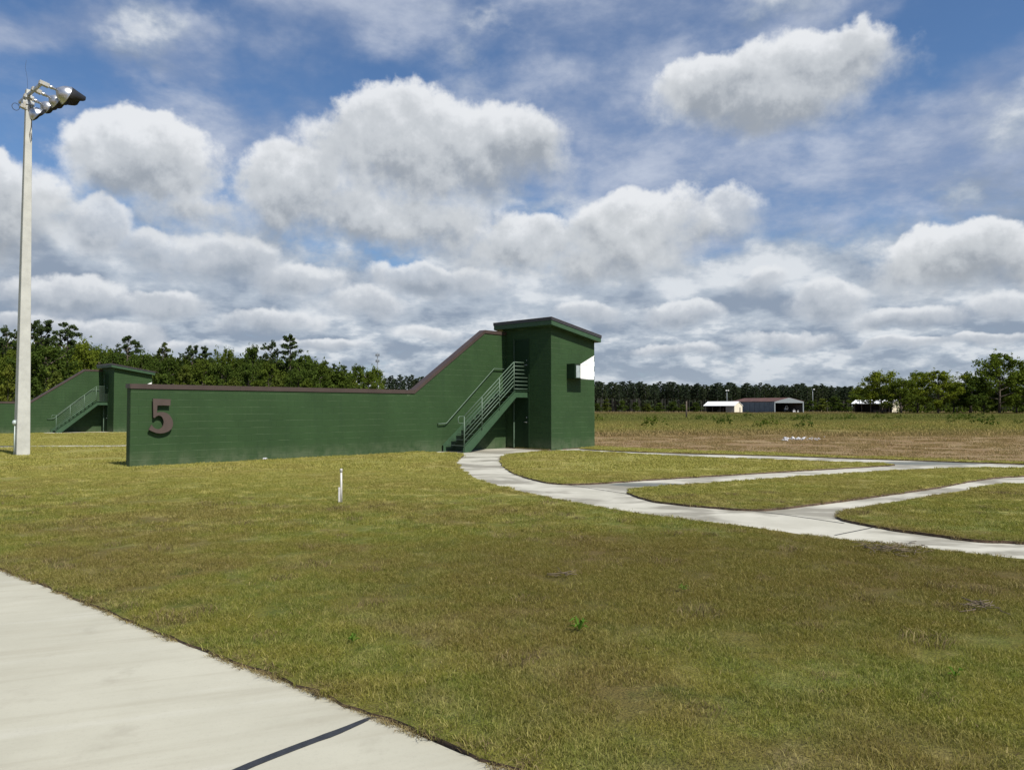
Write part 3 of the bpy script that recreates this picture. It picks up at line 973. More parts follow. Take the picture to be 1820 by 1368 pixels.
def build_unit(origin, near):
    o3 = Vector(origin)
    mat = MATS['green_block_paint_near' if near else 'green_block_paint_far']
    gs = MATS['green_steel']
    K0, K1, H1, H2, SE = 9.52, 12.97, 2.16, 4.53, 14.16
    sl = (H2 - H1) / (K1 - K0)
    # ---- wall
    wname = 'long green painted block firing wall with a brown metal cap and a big 5 at its near end' if near else \
            'farther green block firing wall with brown cap, partly behind the light pole'
    W = empty('block_wall', o3, ROTU, label=wname, cat='wall')
    core = MB(); prof = [(0.009, -.25), (SE, -.25), (SE, H2 - .02), (K1, H2 - .02), (K0, H1 - .02), (0.009, H1 - .02)]
    core.prism(prof, -.0075, .24)
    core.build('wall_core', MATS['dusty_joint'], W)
    sm = MB()
    def clips(a, z):
        if z + BH <= H1 - .1: return []
        if z >= H1 - .1 or True:
            c = [(0, 1, H2 - .025)]
            # below sloped line  z <= H1 + sl*(s-K0)
            if z + BH > H1 - .1:
                if a + BW < K0 + .001 + .05 and z < H1: c = [(0, 1, H1 - .025)]
                else: c.append((-sl, 1, max(H1, 0) - .03 - sl * K0))
            return c
    I = Matrix.Identity(4)
    cnt = [0] if near else [10 ** 6]
    face_blocks(W, sm, .004, SE, -.03, H2, clips, I, mat, count=cnt)
    # near end face
    Me = Matrix.Translation((0.009, 0, 0)) @ Matrix.Rotation(-math.pi / 2, 4, 'Z') @ Matrix.Translation((-.24, 0, 0))
    face_blocks(W, sm, .0, .24, -.03, H1 - .06, lambda a, z: [(0, 1, H1 - .025)], Me, mat, count=[10 ** 6])
    so = sm.build('block', mat, W); tag(so, kind='stuff')
    # cap flashing: lower run, ramp and upper run
    cop = MATS['brown_coping']
    def cap(pa, pb, nm='coping'):
        (a, za), (b, zb) = pa, pb
        mb = MB()
        for (y0, y1, dz0, dz1) in ((-.032, -.014, -.10, .016), (.254, .272, -.10, .016)):
            mb.add([(a, y0, za + dz0), (b, y0, zb + dz0), (b, y0, zb + dz1), (a, y0, za + dz1), (a, y1, za + dz0), (b, y1, zb + dz0), (b, y1, zb + dz1), (a, y1, za + dz1)],
                   [(0, 1, 2, 3), (7, 6, 5, 4), (4, 5, 1, 0), (3, 2, 6, 7), (0, 3, 7, 4), (1, 5, 6, 2)])
        mb.add([(a, -.014, za), (b, -.014, zb), (b, .254, zb + .0), (a, .254, za + .0), (a, -.014, za + .015), (b, -.014, zb + .015), (b, .254, zb + .018), (a, .254, za + .018)],
               [(3, 2, 1, 0), (4, 5, 6, 7), (0, 1, 5, 4), (2, 3, 7, 6), (1, 2, 6, 5), (3, 0, 4, 7)])
        mb.build(nm, cop, W)
        # drip edge line under the cap
        d = MB(); d.add([(a, -.036, za - .113), (b, -.036, zb - .113), (b, -.036, zb - .1005), (a, -.036, za - .1005), (a, -.014, za - .113), (b, -.014, zb - .113), (b, -.014, zb - .1005), (a, -.014, za - .1005)],
              [(0, 1, 2, 3), (7, 6, 5, 4), (4, 5, 1, 0), (3, 2, 6, 7), (0, 3, 7, 4), (1, 5, 6, 2)])
        d.build('drip_edge', cop, W)
    x = -.012
    while x < K0 - .01:
        x2 = min(x + 3.05, K0); cap((x + .0015, H1), (x2 - .0015, H1)); x = x2
    xm = (K0 + K1) / 2
    cap((K0 + .0015, H1), (xm - .0015, H1 + sl * (xm - K0))); cap((xm + .0015, H1 + sl * (xm - K0)), (K1 - .0015, H2)); cap((K1 + .0015, H2), (SE - .005, H2))
    mb = MB(); mb.box(-.03, -.014, -.032, .272, H1 - .10, H1 + .0165); mb.build('end_cap', cop, W)
    if near:
        mb = MB(); mb.prism(five_outline(), -.115, -.070)
        n5 = mb.build('numeral', MATS['brown_numeral'], W); n5['label'] = 'brown cut out numeral 5 standing just off the blocks'
        sp = MB()
        for (s, z) in ((.66, 1.6), (.95, 1.05), (.62, .93)): sp.tube([(s, -.072, z), (s, -.009, z)], .008, 6)
        sp.build('standoff', MATS['black_metal'], n5)
    # ---- tower
    S0, S1, T = 14.17, 16.81, 2.36
    tb = Vector((S0, 0, 0))
    Wt = empty('shooting_tower', o3 + D * S0, ROTU, cat='tower',
               label='two storey green block tower with sloping roof, white corner patch and side box' if near else
               'smaller looking green tower with sloping roof beside the light pole, in front of the trees')
    zb = lambda s: 4.64 - .161 * (s - 13.92)
    L = S1 - S0
    c = MB()
    # core solid (inset by the block thickness) with a sloped top
    c.prism([(0.003, -.25), (L - .003, -.25), (L - .003, zb(S1) + .01), (.003, zb(S0) + .01)], -(T - .0015), .20)
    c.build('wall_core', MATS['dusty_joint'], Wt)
    sm = MB()
    cnt = [0] if near else [10 ** 6]
    def tclip(a, z):
        return [(.161, 1, zb(S0) - .01)] if z > 3.8 else []
    Mf = Matrix.Translation((0, -(T - .009), 0))
    bx = (15.07 - S0, 15.91 - S0, 2.67, 3.23)
    face_blocks(Wt, sm, .004, L - .004, .0, 5, tclip, Mf, mat, holes=[bx], count=cnt)
    # shaded face, towards -D : local x along +n
    Ms = Matrix.Translation((0.009, 0, 0)) @ Matrix.Rotation(-math.pi / 2, 4, 'Z')
    doors = [(.46, 1.20, .0, 2.06), (.46, 1.20, 2.20, 4.17)]
    face_blocks(Wt, sm, .004, T - .004, .0, 5, lambda a, z: [(0, 1, zb(S0) - .02)] if z > 4.2 else [], Ms, mat,
                holes=[(d[0] - .04, d[1] + .04, d[2], d[3] + .04) for d in doors], count=cnt, first=1)
    Mr = Matrix.Translation((L - .009, 0, 0)) @ Matrix.Rotation(math.pi / 2, 4, 'Z') @ Matrix.Translation((-T, 0, 0))
    face_blocks(Wt, sm, .0, T + .2, .0, 5, lambda a, z: [(0, 1, zb(S1) - .02)] if z > 3.8 else [], Mr, mat, count=[10 ** 6])
    so = sm.build('block', mat, Wt); tag(so, kind='stuff')
    for i, (t0, t1, z0, z1) in enumerate(doors):
        mb = MB(); mb.box(-.006, .006, -t1 + .01, -t0 - .01, z0 + .02, z1 - .01)
        d = mb.build('door', MATS['dark_green_door'], Wt, bevel=.003)
        fr = MB()
        fr.box(-.062, .010, -t0 - .008, -t0 + .042, z0 + .01, z1 + .04)
        jm = MB(); jm.box(-.063, -.012, -t0 - .0092, -t0 - .0082, z0 + .012, z1 + .038); jm.build('jamb_strip', MATS['rail_paint'], Wt)  # paler strip paints the sunlit edge of the left jamb
        fr.box(-.022, .010, -t1 - .042, -t1 + .008, z0 + .01, z1 + .04)
        fr.box(-.022, .010, -t1 + .0085, -t0 - .0085, z1 - .008, z1 + .04)
        fr.build('door_frame', MATS['frame_paint'], Wt)
        hb = MB(); zh = z0 + 1.0
        hb.tube([(-.006, -t1 + .09, zh), (-.055, -t1 + .09, zh), (-.06, -t1 + .20, zh)], .010, 8)
        hb.lathe([(.001, 0), (.026, 0), (.026, .008), (.001, .008)], Matrix.Translation((-.006, -t1 + .09, zh)) @ Matrix.Rotation(-math.pi / 2, 4, 'Y'), 10)
        hb.build('handle', MATS['steel_handle'], d)
        dl = MB(); dl.lathe([(.001, 0), (.022, 0), (.020, .012), (.001, .014)], Matrix.Translation((-.006, -t1 + .09, zh + .18)) @ Matrix.Rotation(-math.pi / 2, 4, 'Y'), 10)
        dl.build('deadbolt', MATS['steel_handle'], d)
        kp = MB(); kp.box(-.0085, -.0062, -t1 + .03, -t0 - .03, z0 + .04, z0 + .24); kp.build('kick_plate', MATS['dark_green_door'], d)
    # roof slab following the slope
    a, b = -.27, L + .11; y0, y1 = .42, -(T + .25)
    zs = lambda x: zb(S0 + x)
    def sl_box(mb, x0, x1, ya, yb, d0, d1):
        vs = []
        for d in (d0, d1):
            for yy in (ya, yb):
                for xx in (x0, x1): vs.append((xx, yy, zs(xx) + d))
        mb.add(vs, [(0, 2, 3, 1), (4, 5, 7, 6), (0, 1, 5, 4), (2, 6, 7, 3), (0, 4, 6, 2), (1, 3, 7, 5)])
    mb = MB(); sl_box(mb, a + .03, b - .03, y1 + .03, y0 - .03, .015, .155)
    roof = mb.build('roof', gs, Wt)
    fa = MB()
    sl_box(fa, a, b, y1, y1 + .029, 0, .165); sl_box(fa, a, b, y0 - .029, y0, 0, .165)
    sl_box(fa, a, a + .029, y1 + .0295, y0 - .0295, 0, .165); sl_box(fa, b - .029, b, y1 + .0295, y0 - .0295, 0, .165)
    fa.build('fascia', gs, roof)
    fl = MB(); sl_box(fl, a - .018, b + .018, y1 - .018, y0 + .018, .167, .262); fl.build('flashing', MATS['dark_flashing'], roof)
    f2 = MB(); sl_box(f2, a - .026, b + .026, y1 - .026, y0 + .026, .264, .280); f2.build('roof_edge', MATS['brown_coping'], roof)
    # target chute box on the field side
    x0, x1, z0, z1, p = 15.07 - S0, 15.91 - S0, 2.675, 3.235, .41
    yb, yf = -T + .02, -(T + p)
    bxm = MB()
    bxm.box(x0, x0 + .045, yf, yb, z0, z1)                                   # closed left cheek
    bxm.box(x0 + .0455, x1, yf, yb, z1 - .03, z1); bxm.box(x0 + .0455, x1, yf, yb, z0, z0 + .025)
    B = bxm.build('chute_box', MATS['dark_green_door'], Wt)
    fm = MB(); fm.box(x0 + .34, x1 - .002, yf + .002, yf + .022, z0 + .0255, z1 - .0305)
    fm.box(x1 - .03, x1 - .002, yf + .0225, yb, z0 + .0255, z1 - .0305)
    fm.build('front_panel', MATS['white_paint'], B)
    for (za, zb2) in ((z1 - .030, z1), (z0, z0 + .025)):
        lp = MB(); lp.box(x0 + .34, x1, yf - .004, yf - .0005, za, zb2); lp.build('front_trim', MATS['white_paint'], B)
    bk = MB(); bk.box(x0 + .046, x0 + .338, yb - .20, yb - .18, z0 + .0255, z1 - .0305); bk.build('inner_baffle', MATS['galvanised'], B)
    bk2 = MB(); bk2.box(x0 + .12, x0 + .338, yf + .03, yf + .04, z0 + .0255, z1 - .0305); bk2.build('shutter', MATS['shutter_grey'], B)  # grey panel stands in for the shade inside the chute opening
    # ---- staircase
    St = empty('metal_staircase', o3 + D * 10.7, ROTU, cat='staircase',
               label='green steel staircase with pipe railings climbing to the door of the nearer tower' if near else
               'green steel staircase with railings on the farther tower, just right of the light pole')
    q = 10.7
    RUN, RISE, S_L = .25, .197, 13.42 - q
    OUT, INN = -1.16, -.10
    zl = 2.17
    nst = 10; s_first = S_L - nst * RUN
    # stringers (channels): plate with flanges
    for (y, sgn) in ((OUT, 1), (INN, -1)):
        mb = MB()
        top = [(s_first - .12, .0), (s_first - .12, .22), (S_L + .02, zl + .06), (14.165 - q, zl + .06), (14.165 - q, zl - .19), (S_L + .06, zl - .19), (s_first + .17, .0)]
        mb.prism([(p[0], p[1] - .03) for p in top], y - .006, y + .006)
        for (pa, pb) in (((s_first - .12, .19), (S_L + .02, zl + .03)), ((S_L + .02, zl + .03), (14.163 - q, zl + .03)), ((S_L + .06, zl - .22), (14.163 - q, zl - .22)), ((s_first + .17, -.03), (S_L + .06, zl - .22))):
            mb.bar((pa[0], y - sgn * .028, pa[1]), (pb[0], y - sgn * .028, pb[1]), .052, .011)
        mb.build('stringer', gs, St)
    tm = None
    for i in range(nst):
        s = s_first + i * RUN; z = RISE * (i + 1)
        if tm is None:
            mb = MB(); mb.box(0, RUN + .01, OUT + .058, INN - .058, -.012, 0)
            tm = mb.mesh('tread', MATS['galv_green']); 
            ng = MB(); ng.box(-.006, .03, OUT + .06, INN - .06, .0008, .006); nosem = ng.mesh('nosing', MATS['nosing'])
            rs = MB(); rs.box(.004, .010, OUT + .06, INN - .06, -RISE + .03, -.046); rm = rs.mesh('riser', MATS['green_steel'])
        t = link('tread', tm, St, (s, 0, z)); link('nosing', nosem, t)
        if False: link('riser', rm, t)
    mb = MB(); mb.box(S_L, 14.165 - q, OUT + .058, INN - .058, zl - .03, zl); mb.build('landing', MATS['galv_green'], St)
    # railing
    R = .019
    rt = lambda s: 1.26 + (3.27 - 1.26) * (s - (10.86 - q)) / (13.38 - 10.86)
    sp0, sp1 = 10.84 - q, 13.39 - q
    yr = OUT - .0
    rail = MB()
    for k in range(7):
        dz = -.1445 * k
        rail.tube([(sp0, yr, rt(sp0) + dz), (sp1, yr, rt(sp1) + dz)], R if k == 0 else .016, 8)
    rp = MATS['rail_paint']; rail.build('stair_rails', rp, St)
    lr = MB()
    for k in range(8):
        z = rt(sp1) - .1445 * k
        xe = 14.05 - q if k < 4 else 14.16 - q
        lr.tube([(sp1, yr, z), (xe, yr, z)], R if k == 0 else .016, 8)
    lr.build('landing_rails', rp, St)
    for (s, zt, zbm) in ((sp0, rt(sp0), 0.0), (11.71 - q, rt(11.71 - q), 0.75), (12.61 - q, rt(12.61 - q), 1.47), (sp1, rt(sp1), zl - .05)):
        mb = MB(); mb.tube([(s, yr - .012, zbm), (s, yr - .012, zt)], .021, 8); mb.build('post', rp, St)
    mb = MB()
    z = rt(sp0)
    mb.tube([(sp0, yr, z), (sp0 - .22, yr, z), (sp0 - .28, yr, z - .05), (sp0 - .28, yr, z - .19), (sp0 - .22, yr, z - .24), (sp0, yr, z - .24)], .016, 8)
    mb.build('rail_return', rp, St)
    # wall handrail with brackets
    yh = -.09
    mb = MB(); mb.tube([(10.60 - q, -.015, .97), (10.60 - q, yh, .97), (10.95 - q, yh, .98), (13.41 - q, yh, 3.07), (14.12 - q, yh, 3.07)], .019, 8)
    mb.build('handrail', rp, St)
    for f in (.04, .30, .62, .96):
        s = 10.95 + f * 2.46; z = .98 + f * 2.09
        mb = MB(); mb.tube([(s - q, yh, z), (s - q, yh, z - .06), (s - q, -.008, z - .07)], .008, 6); mb.build('bracket', gs, St)

build_unit(UNIT5, True)
build_unit(UNIT4, False)

# ------------------------------------------------------------------ floodlight pole
px0, py0 = ground(38.5, 808)
zg = float(hgt(px0, py0))
P = empty('floodlight_pole', (px0, py0, zg), ROTU, cat='light pole', label='tall square concrete pole carrying four floodlights at the left edge of the lawn')
PH = z_at(154, py0) - zg
# pole shaft: tapered, chamfered corners
def sq_ring(w, z, ch):
    h = w / 2; c = ch
    return [(h - c, -h, z), (h, -h + c, z), (h, h - c, z), (h - c, h, z), (-h + c, h, z), (-h, h - c, z), (-h, -h + c, z), (-h + c, -h, z)]
mb = MB(); rings = [sq_ring(.395, -.3, .012), sq_ring(.385, .5, .012), sq_ring(.17, PH, .008)]
vs = [p for r in rings for p in r]
fs = [(i * 8 + k, i * 8 + (k + 1) % 8, (i + 1) * 8 + (k + 1) % 8, (i + 1) * 8 + k) for i in range(2) for k in range(8)] + [tuple(range(16, 24))]
mb.add(vs, fs); mb.build('shaft', MATS['pole_concrete'], P)
g = MATS['galvanised']
# bracket block and strap at the head
mb = MB(); mb.box(-.19, .15, -.115, .115, PH - .52, PH - .40); mb.box(-.125, .125, -.135, -.09, PH - .30, PH - .22); mb.box(-.125, .125, .09, .135, PH - .30, PH - .22)
mb.build('head_bracket', g, P, bevel=.006)
# local axes: +x = D, -y = NRM.
zc = PH - .22
def loc(n, d, z): return Vector((d, -n, z))       # n along NRM, d along D
ca = MB(); A0, A1 = loc(-.50, -.14, zc - .10), loc(1.02, .10, zc + .17)
ca.bar(A0, A1, .085, .085); ca.build('crossarm', MATS['black_metal'] if False else g, P, bevel=.006)
def flood(base, aim, arm_len, size, visor, name_label):
    """one lamp: ballast box at base, tubular arm, spun reflector, lens, visor"""
    base = Vector(base); aim = Vector(aim).normalized()
    F_ = link('floodlight', None, P); F_.location = base; tag(F_, label=name_label)
    mb = MB(); q = aim.to_track_quat('Z', 'Y').to_matrix().to_4x4()
    side = Vector((0, 0, 1)).cross(aim).normalized()
    armdir = Vector((aim.x, aim.y, aim.z * .45)).normalized()
    mb = MB(); ar = Matrix.Translation(armdir * .02)
    mb.bar(armdir * -.13, armdir * .17, .13, .13); bl = mb
    o = link('ballast_box', bl.mesh('ballast_box', MATS['ballast_tan']), F_); md = o.modifiers.new('edge', 'BEVEL'); md.width = .012; md.segments = 2
    mb = MB()
    for k in range(4): mb.bar(armdir * (-.11 + .08 * k), armdir * (-.095 + .08 * k), .142, .142)
    link('cooling_fin', mb.mesh('cooling_fin', g), F_)
    e = armdir * (.17 + arm_len)
    mb = MB(); mb.tube([armdir * .16, armdir * .24, e], [.045, .055, .035], 10); mb.tube([armdir * .22, armdir * .26], .066, 10)
    link('arm', mb.mesh('arm', MATS['spun_aluminium']), F_)
    M = Matrix.Translation(e) @ q
    s = size
    mb = MB()
    mb.lathe([(.05 * s, -.08 * s), (.09 * s, -.05 * s), (.15 * s, -.01 * s), (.22 * s, .05 * s), (.28 * s, .13 * s), (.315 * s, .22 * s), (.32 * s, .245 * s), (.34 * s, .25 * s), (.34 * s, .275 * s), (.315 * s, .275 * s)], M, 24)
    link('reflector', mb.mesh('reflector', MATS['spun_aluminium']), F_)
    mb = MB(); mb.lathe([(.001, .28 * s), (.2 * s, .275 * s), (.315 * s, .265 * s)], M, 24)
    link('lens', mb.mesh('lens', MATS['lens_glass']), F_)
    if visor:
        # half-round visor reaching out over the lens
        mb = MB(); n = 18; vs = []; up_l = q.to_3x3().inverted() @ Vector((0, 0, 1)); a0 = math.atan2(up_l.y, up_l.x)
        for (r, rr) in ((.355 * s, .0), (.345 * s, .004)):
            for z_ in (0, 1):
                for k in range(n + 1):
                    a = a0 + math.radians(-115 + 230 * k / n)
                    ln = (.275 + (.50 * visor * min(1.0, .45 + 1.3 * math.cos((k / n - .5) * math.pi))) * z_) * s
                    rad = (r - .012 * s - (.0 if not z_ else .02 * s))
                    vs.append(M @ Vector((rad * math.cos(a), rad * math.sin(a), ln)))
        m = n + 1; fs = []
        for layer in (0, 2):
            for k in range(n): fs.append((layer * m + k, layer * m + k + 1, (layer + 1) * m + k + 1, (layer + 1) * m + k))
        for k in range(n): fs.append((m + k, m + k + 1, 3 * m + k + 1, 3 * m + k))
        mb.add(vs, fs, True); link('visor', mb.mesh('visor', MATS['black_metal']), F_)
    return F_
AIM = (1.0, .10, -.50)
for f, ln, sz, vi, lb in ((1.0, .30, .98, .95, 'nearest and highest floodlight with a deep black visor'), (.66, .30, .74, .7, 'second floodlight with a black visor'),
                          (.30, .28, .74, .5, 'third floodlight, close to the pole head')):
    b = A0.lerp(A1, f)
    flood(b + Vector((.06, 0, .02)), (1, .1, -.36) if f == 1.0 else AIM, ln, sz, vi, lb)
flood(Vector((-.12, .06, zc - .40)) + Vector((.0, -.1, 0)), (.95, .05, -.62), .0, .86, .22, 'lowest floodlight fixed beside the shaft, tilted down')
mb = MB(); pts = [(-.26 + .11 * math.cos(a) - .05, -.02, zc - .30 - .13 + .13 * math.sin(a)) for a in np.linspace(-.2, 5.6, 16)]
mb.tube([A0 + Vector((0, 0, -.05))] + [Vector(A0) + Vector((.11 * math.cos(a) - .11, 0, -.17 + .12 * math.sin(a))) for a in np.linspace(0.9, 7.0, 18)], .009, 6)
mb.build('cable_loop', MATS['cable_black'], P)
mb = MB(); mb.tube([(-.02, -.105, PH - .35), (.05, -.112, PH - .7), (.075, -.12, PH - .95), (.06, -.115, PH - 1.25), (.02, -.12, PH - 1.5), (.05, -.125, PH - 1.75), (.085, -.125, PH - 1.66), (.06, -.122, PH - 1.45)], .010, 6)
mb.build('loose_cable', MATS['cable_black'], P)
mb = MB(); mb.tube([(-.03, .02, PH - .1), (-.04, .02, PH + .35), (-.10, .05, PH + .75), (-.08, .03, PH + 1.0)], .0035, 5); mb.build('whip_wire', MATS['cable_black'], P)
mb = MB(); mb.box(-.18, -.10, -.12, .06, PH - .66, PH - .44); mb.build('junction_box', MATS['ballast_tan'], P, bevel=.01)
# conduit and meter on the shaded side
mb = MB(); hx = -.205
mb.tube([(hx - .02, -.05, -.05), (hx - .02, -.05, 1.02)], .016, 8); mb.build('conduit', MATS['meter_grey'], P)
mb = MB(); mb.lathe([(.001, .09), (.05, .085), (.085, .05), (.088, 0), (.001, 0)], Matrix.Translation((hx - .0, -.04, 1.06)) @ Matrix.Rotation(-math.pi / 2, 4, 'Y'), 16)
mb.build('meter', MATS['meter_grey'], P)

# ------------------------------------------------------------------ white pipe in the lawn
gx, gy = ground(606, 892)
Q = empty('marker_pipe', (gx, gy, 0), .3, cat='pipe', label='thin white capped pipe standing upright in the lawn before the wall')
mb = MB(); mb.tube([(.008, 0, -.1), (0, 0, .52)], .0165, 14); mb.build('pipe', MATS['pvc_white'], Q)
mb = MB(); mb.lathe([(.0170, .485), (.0215, .487), (.0215, .535), (.018, .542), (.001, .543)], None, 14); mb.build('cap', MATS['pvc_white'], Q)
mb = MB(); mb.box(-.045, -.012, -.02, .02, -.05, .24); mb.build('stake', MATS['stake_white'] if 'stake_white' in MATS else MATS['pvc_white'], Q, bevel=.004)
# small white litter by the wall
lx, ly = L2W(3.62, .35)
mb = MB()
for k in range(3):
    a = random.random() * 3; c0 = Vector((k * .035, .02 * k, .03)); 
    mb.add([c0 + Vector((.04 * math.cos(a + i * 1.57), .03 * math.sin(a + i * 1.57), .02 * ((i + k) % 2))) for i in range(4)] + [c0 + Vector((0, 0, .05))], [(0, 1, 4), (1, 2, 4), (2, 3, 4), (3, 0, 4), (3, 2, 1, 0)])
o = mb.build('paper_scrap', MATS['rubbish_white'], None, loc=(lx, ly, 0.01)); tag(o, 'crumpled white scrap lying at the foot of the long green wall', 'litter')

# ------------------------------------------------------------------ rubbish heap in the field
bagm = []
for k in range(4):
    bm = bmesh.new(); bmesh.ops.create_icosphere(bm, subdivisions=2, radius=.13)
    for v in bm.verts:
        nn = mnoise.noise(v.co * 9 + Vector((k * 7, 0, 0))); n2 = mnoise.noise(v.co * 26 + Vector((k * 7, 5, 0)))
        v.co *= 1 + .55 * nn + .35 * n2
        v.co.z = v.co.z * .62
    me = bpy.data.meshes.new('crumpled_bag'); bm.to_mesh(me); bm.free(); me.materials.append(MATS['rubbish_white']); bagm.append(me)
for k in range(30):
    px = 1391 + 76 * (k / 29) + random.uniform(-2, 2)
    if k > 23: px = 1440 + random.uniform(0, 30)
    gx, gy = ground(px, 782.5 + random.uniform(-2.5, 1.5))
    o = link('crumpled_bag', bagm[k % 4], None, (gx, gy, .03 + random.uniform(0, .10)), (random.uniform(-.6, .6), random.uniform(-.6, .6), random.uniform(0, 6)))
    o.scale = [random.uniform(.25, .7) * (1.0 if px < 1432 else .6)] * 3
    tag(o, 'crumpled white bag scrap in the low white heap on the brown field', 'litter', 'white scraps heaped on the brown field')

# ------------------------------------------------------------------ farm sheds
def shed_frame(px, Y): return (at_depth(px, Y), Y, 0.0)
def build_small_shed(pxl, pxg, pxr, Y, eave_px, ridge_px, label, wallpx, col_wall, col_gable, rz):
    """open fronted shed; long side faces the camera, gable at the right end"""
    x0, x1, x2 = at_depth(pxl, Y), at_depth(pxg, Y), at_depth(pxr, Y)
    kk = (pxl - CX) / FOC; c = math.cos(rz) - kk * math.sin(rz); L = (x1 - x0) / c
    S = empty('open_shed', (x0, Y, 0), rz, cat='shed', label=label)
    Wd = (x2 - x1) / (-math.sin(rz) - kk * math.cos(rz))
    he, hr = z_at(eave_px, Y), z_at(ridge_px, Y)
    wx = (at_depth(wallpx, Y) - x0) / c
    r = MB()
    for (ya, yb) in ((-.35, Wd / 2), (Wd / 2, Wd + .35)):
        za = he - .12 if ya < 0 else hr; zb_ = hr if yb < Wd else he - .12
        r.add([(-.4, ya, za), (L + .25, ya, za), (L + .25, yb, zb_), (-.4, yb, zb_), (-.4, ya, za + .12), (L + .25, ya, za + .12), (L + .25, yb, zb_ + .12), (-.4, yb, zb_ + .12)],
              [(3, 2, 1, 0), (4, 5, 6, 7), (0, 1, 5, 4), (1, 2, 6, 5), (2, 3, 7, 6), (3, 0, 4, 7)])
    r.build('roof', MATS['roof_white'], S)
    m = MB(); m.box(wx, L - .05, .0, .08, 0, he - .13); m.build('front_wall', col_wall, S)
    m = MB(); m.prism([(.0, 0), (Wd, 0), (Wd, he - .13), (Wd / 2, hr - .06), (.0, he - .13)], L - .05, L + .05, axes='yz'); gb = m.build('gable_wall', col_gable, S)
    m = MB(); m.box(L + .05, L + .09, Wd * .62, Wd * .62 + 1.0, 0, 2.0); m.build('side_door', MATS['tan_metal'], S)
    m = MB(); m.box(-.05, L - .05, Wd - .08, Wd, 0, he - .13); m.build('back_wall', MATS['shed_dark'], S)
    m = MB(); m.box(-.05, .05, Wd * .3, Wd - .08, 0, he - .13); m.build('end_wall', MATS['shed_dark'], S)
    k = 0.0
    while k < wx - .5:
        m = MB(); m.box(k, k + .16, .0, .16, 0, he - .13); m.build('post', MATS['weathered_wood'], S); k += 3.2
    # things stored in the dark bay
    m = MB(); m.box(wx * .45, wx * .62, Wd * .4, Wd * .6, 0, 1.1); m.box(wx * .75, wx * .8, Wd * .3, Wd * .5, 0, 1.7); m.build('stored_crate', MATS['weathered_wood'], S)
    return S
build_small_shed(1252, 1303.5, 1318.5, 300, 720.8, 714, 'small open shed with white roof and cream gable end, leftmost of the far sheds', 1289, MATS['tan_metal'], MATS['cream_metal'], math.radians(-40))
build_small_shed(1515, 1583, 1598, 290, 717, 711, 'low white roofed open shed half hidden behind the leafy trees', 1583.0, MATS['cream_metal'], MATS['cream_metal'], math.radians(-42))
# larger hangar
Y = 300
hx0, hx1, hx2 = at_depth(1321, Y), at_depth(1376.5, Y), at_depth(1427, Y)
Hh = empty('farm_hangar', (hx1, Y, 0), 0, cat='barn', label='large grey blue metal hangar with rust red roof and open end showing machinery')
he, hr = z_at(713.5, Y), z_at(707.0, Y); Wd = hx2 - hx1; sk = (hx1 - hx0)   # ridge runs back and to the left
dx, dy = -sk, 17.0
def hp(u, v, z): return (u + dx * v, dy * v, z)        # u across the open end, v 0..1 to the back
def quadslab(mb, a, b, c, d, th):
    n = (Vector(b) - Vector(a)).cross(Vector(d) - Vector(a)).normalized() * th
    vs = [Vector(p) for p in (a, b, c, d)]; vs += [p + n for p in vs]
    mb.add(vs, [(3, 2, 1, 0), (4, 5, 6, 7), (0, 1, 5, 4), (1, 2, 6, 5), (2, 3, 7, 6), (3, 0, 4, 7)])
mb = MB(); quadslab(mb, hp(-.2, -.02, he - .02), hp(Wd / 2, -.02, hr), hp(Wd / 2, 1, hr), hp(-.2, 1, he - .02), .12); quadslab(mb, hp(Wd / 2, -.02, hr), hp(Wd + .2, -.02, he - .02), hp(Wd + .2, 1, he - .02), hp(Wd / 2, 1, hr), .12)
mb.build('roof', MATS['rust_roof'], Hh)
nside = 9
for k in range(nside):
    v0, v1 = k / nside, (k + 1) / nside
    mb = MB(); quadslab(mb, hp(0, v0 + .004, 0), hp(0, v1, 0), hp(0, v1, he - .05), hp(0, v0 + .004, he - .05), .05 + .02 * (k % 2)); o = mb.build('side_panel', MATS['grey_blue_metal'] if k not in (4, 5) else MATS['rusty_panel'] if 'rusty_panel' in MATS else MATS['grey_blue_metal'], Hh)
mb = MB(); quadslab(mb, hp(0, 1, 0), hp(Wd, 1, 0), hp(Wd, 1, he), hp(0, 1, he), .08); mb.build('back_wall', MATS['shed_dark'], Hh)
mb = MB(); quadslab(mb, hp(Wd, 0, 0), hp(Wd, 1, 0), hp(Wd, 1, he - .05), hp(Wd, 0, he - .05), .05); mb.build('far_wall', MATS['shed_dark'], Hh)
mb = MB(); mb.prism([(0, he - .55), (Wd, he - .55), (Wd, he), (Wd / 2, hr + .08), (0, he)], -.42, -.34); mb.build('gable_panel', MATS['pale_steel'], Hh)
for x in (0, Wd):
    mb = MB(); mb.box(x - .18, x + .18, -.34, -.05, 0, he - .02); mb.build('door_post', MATS['pale_steel'], Hh)
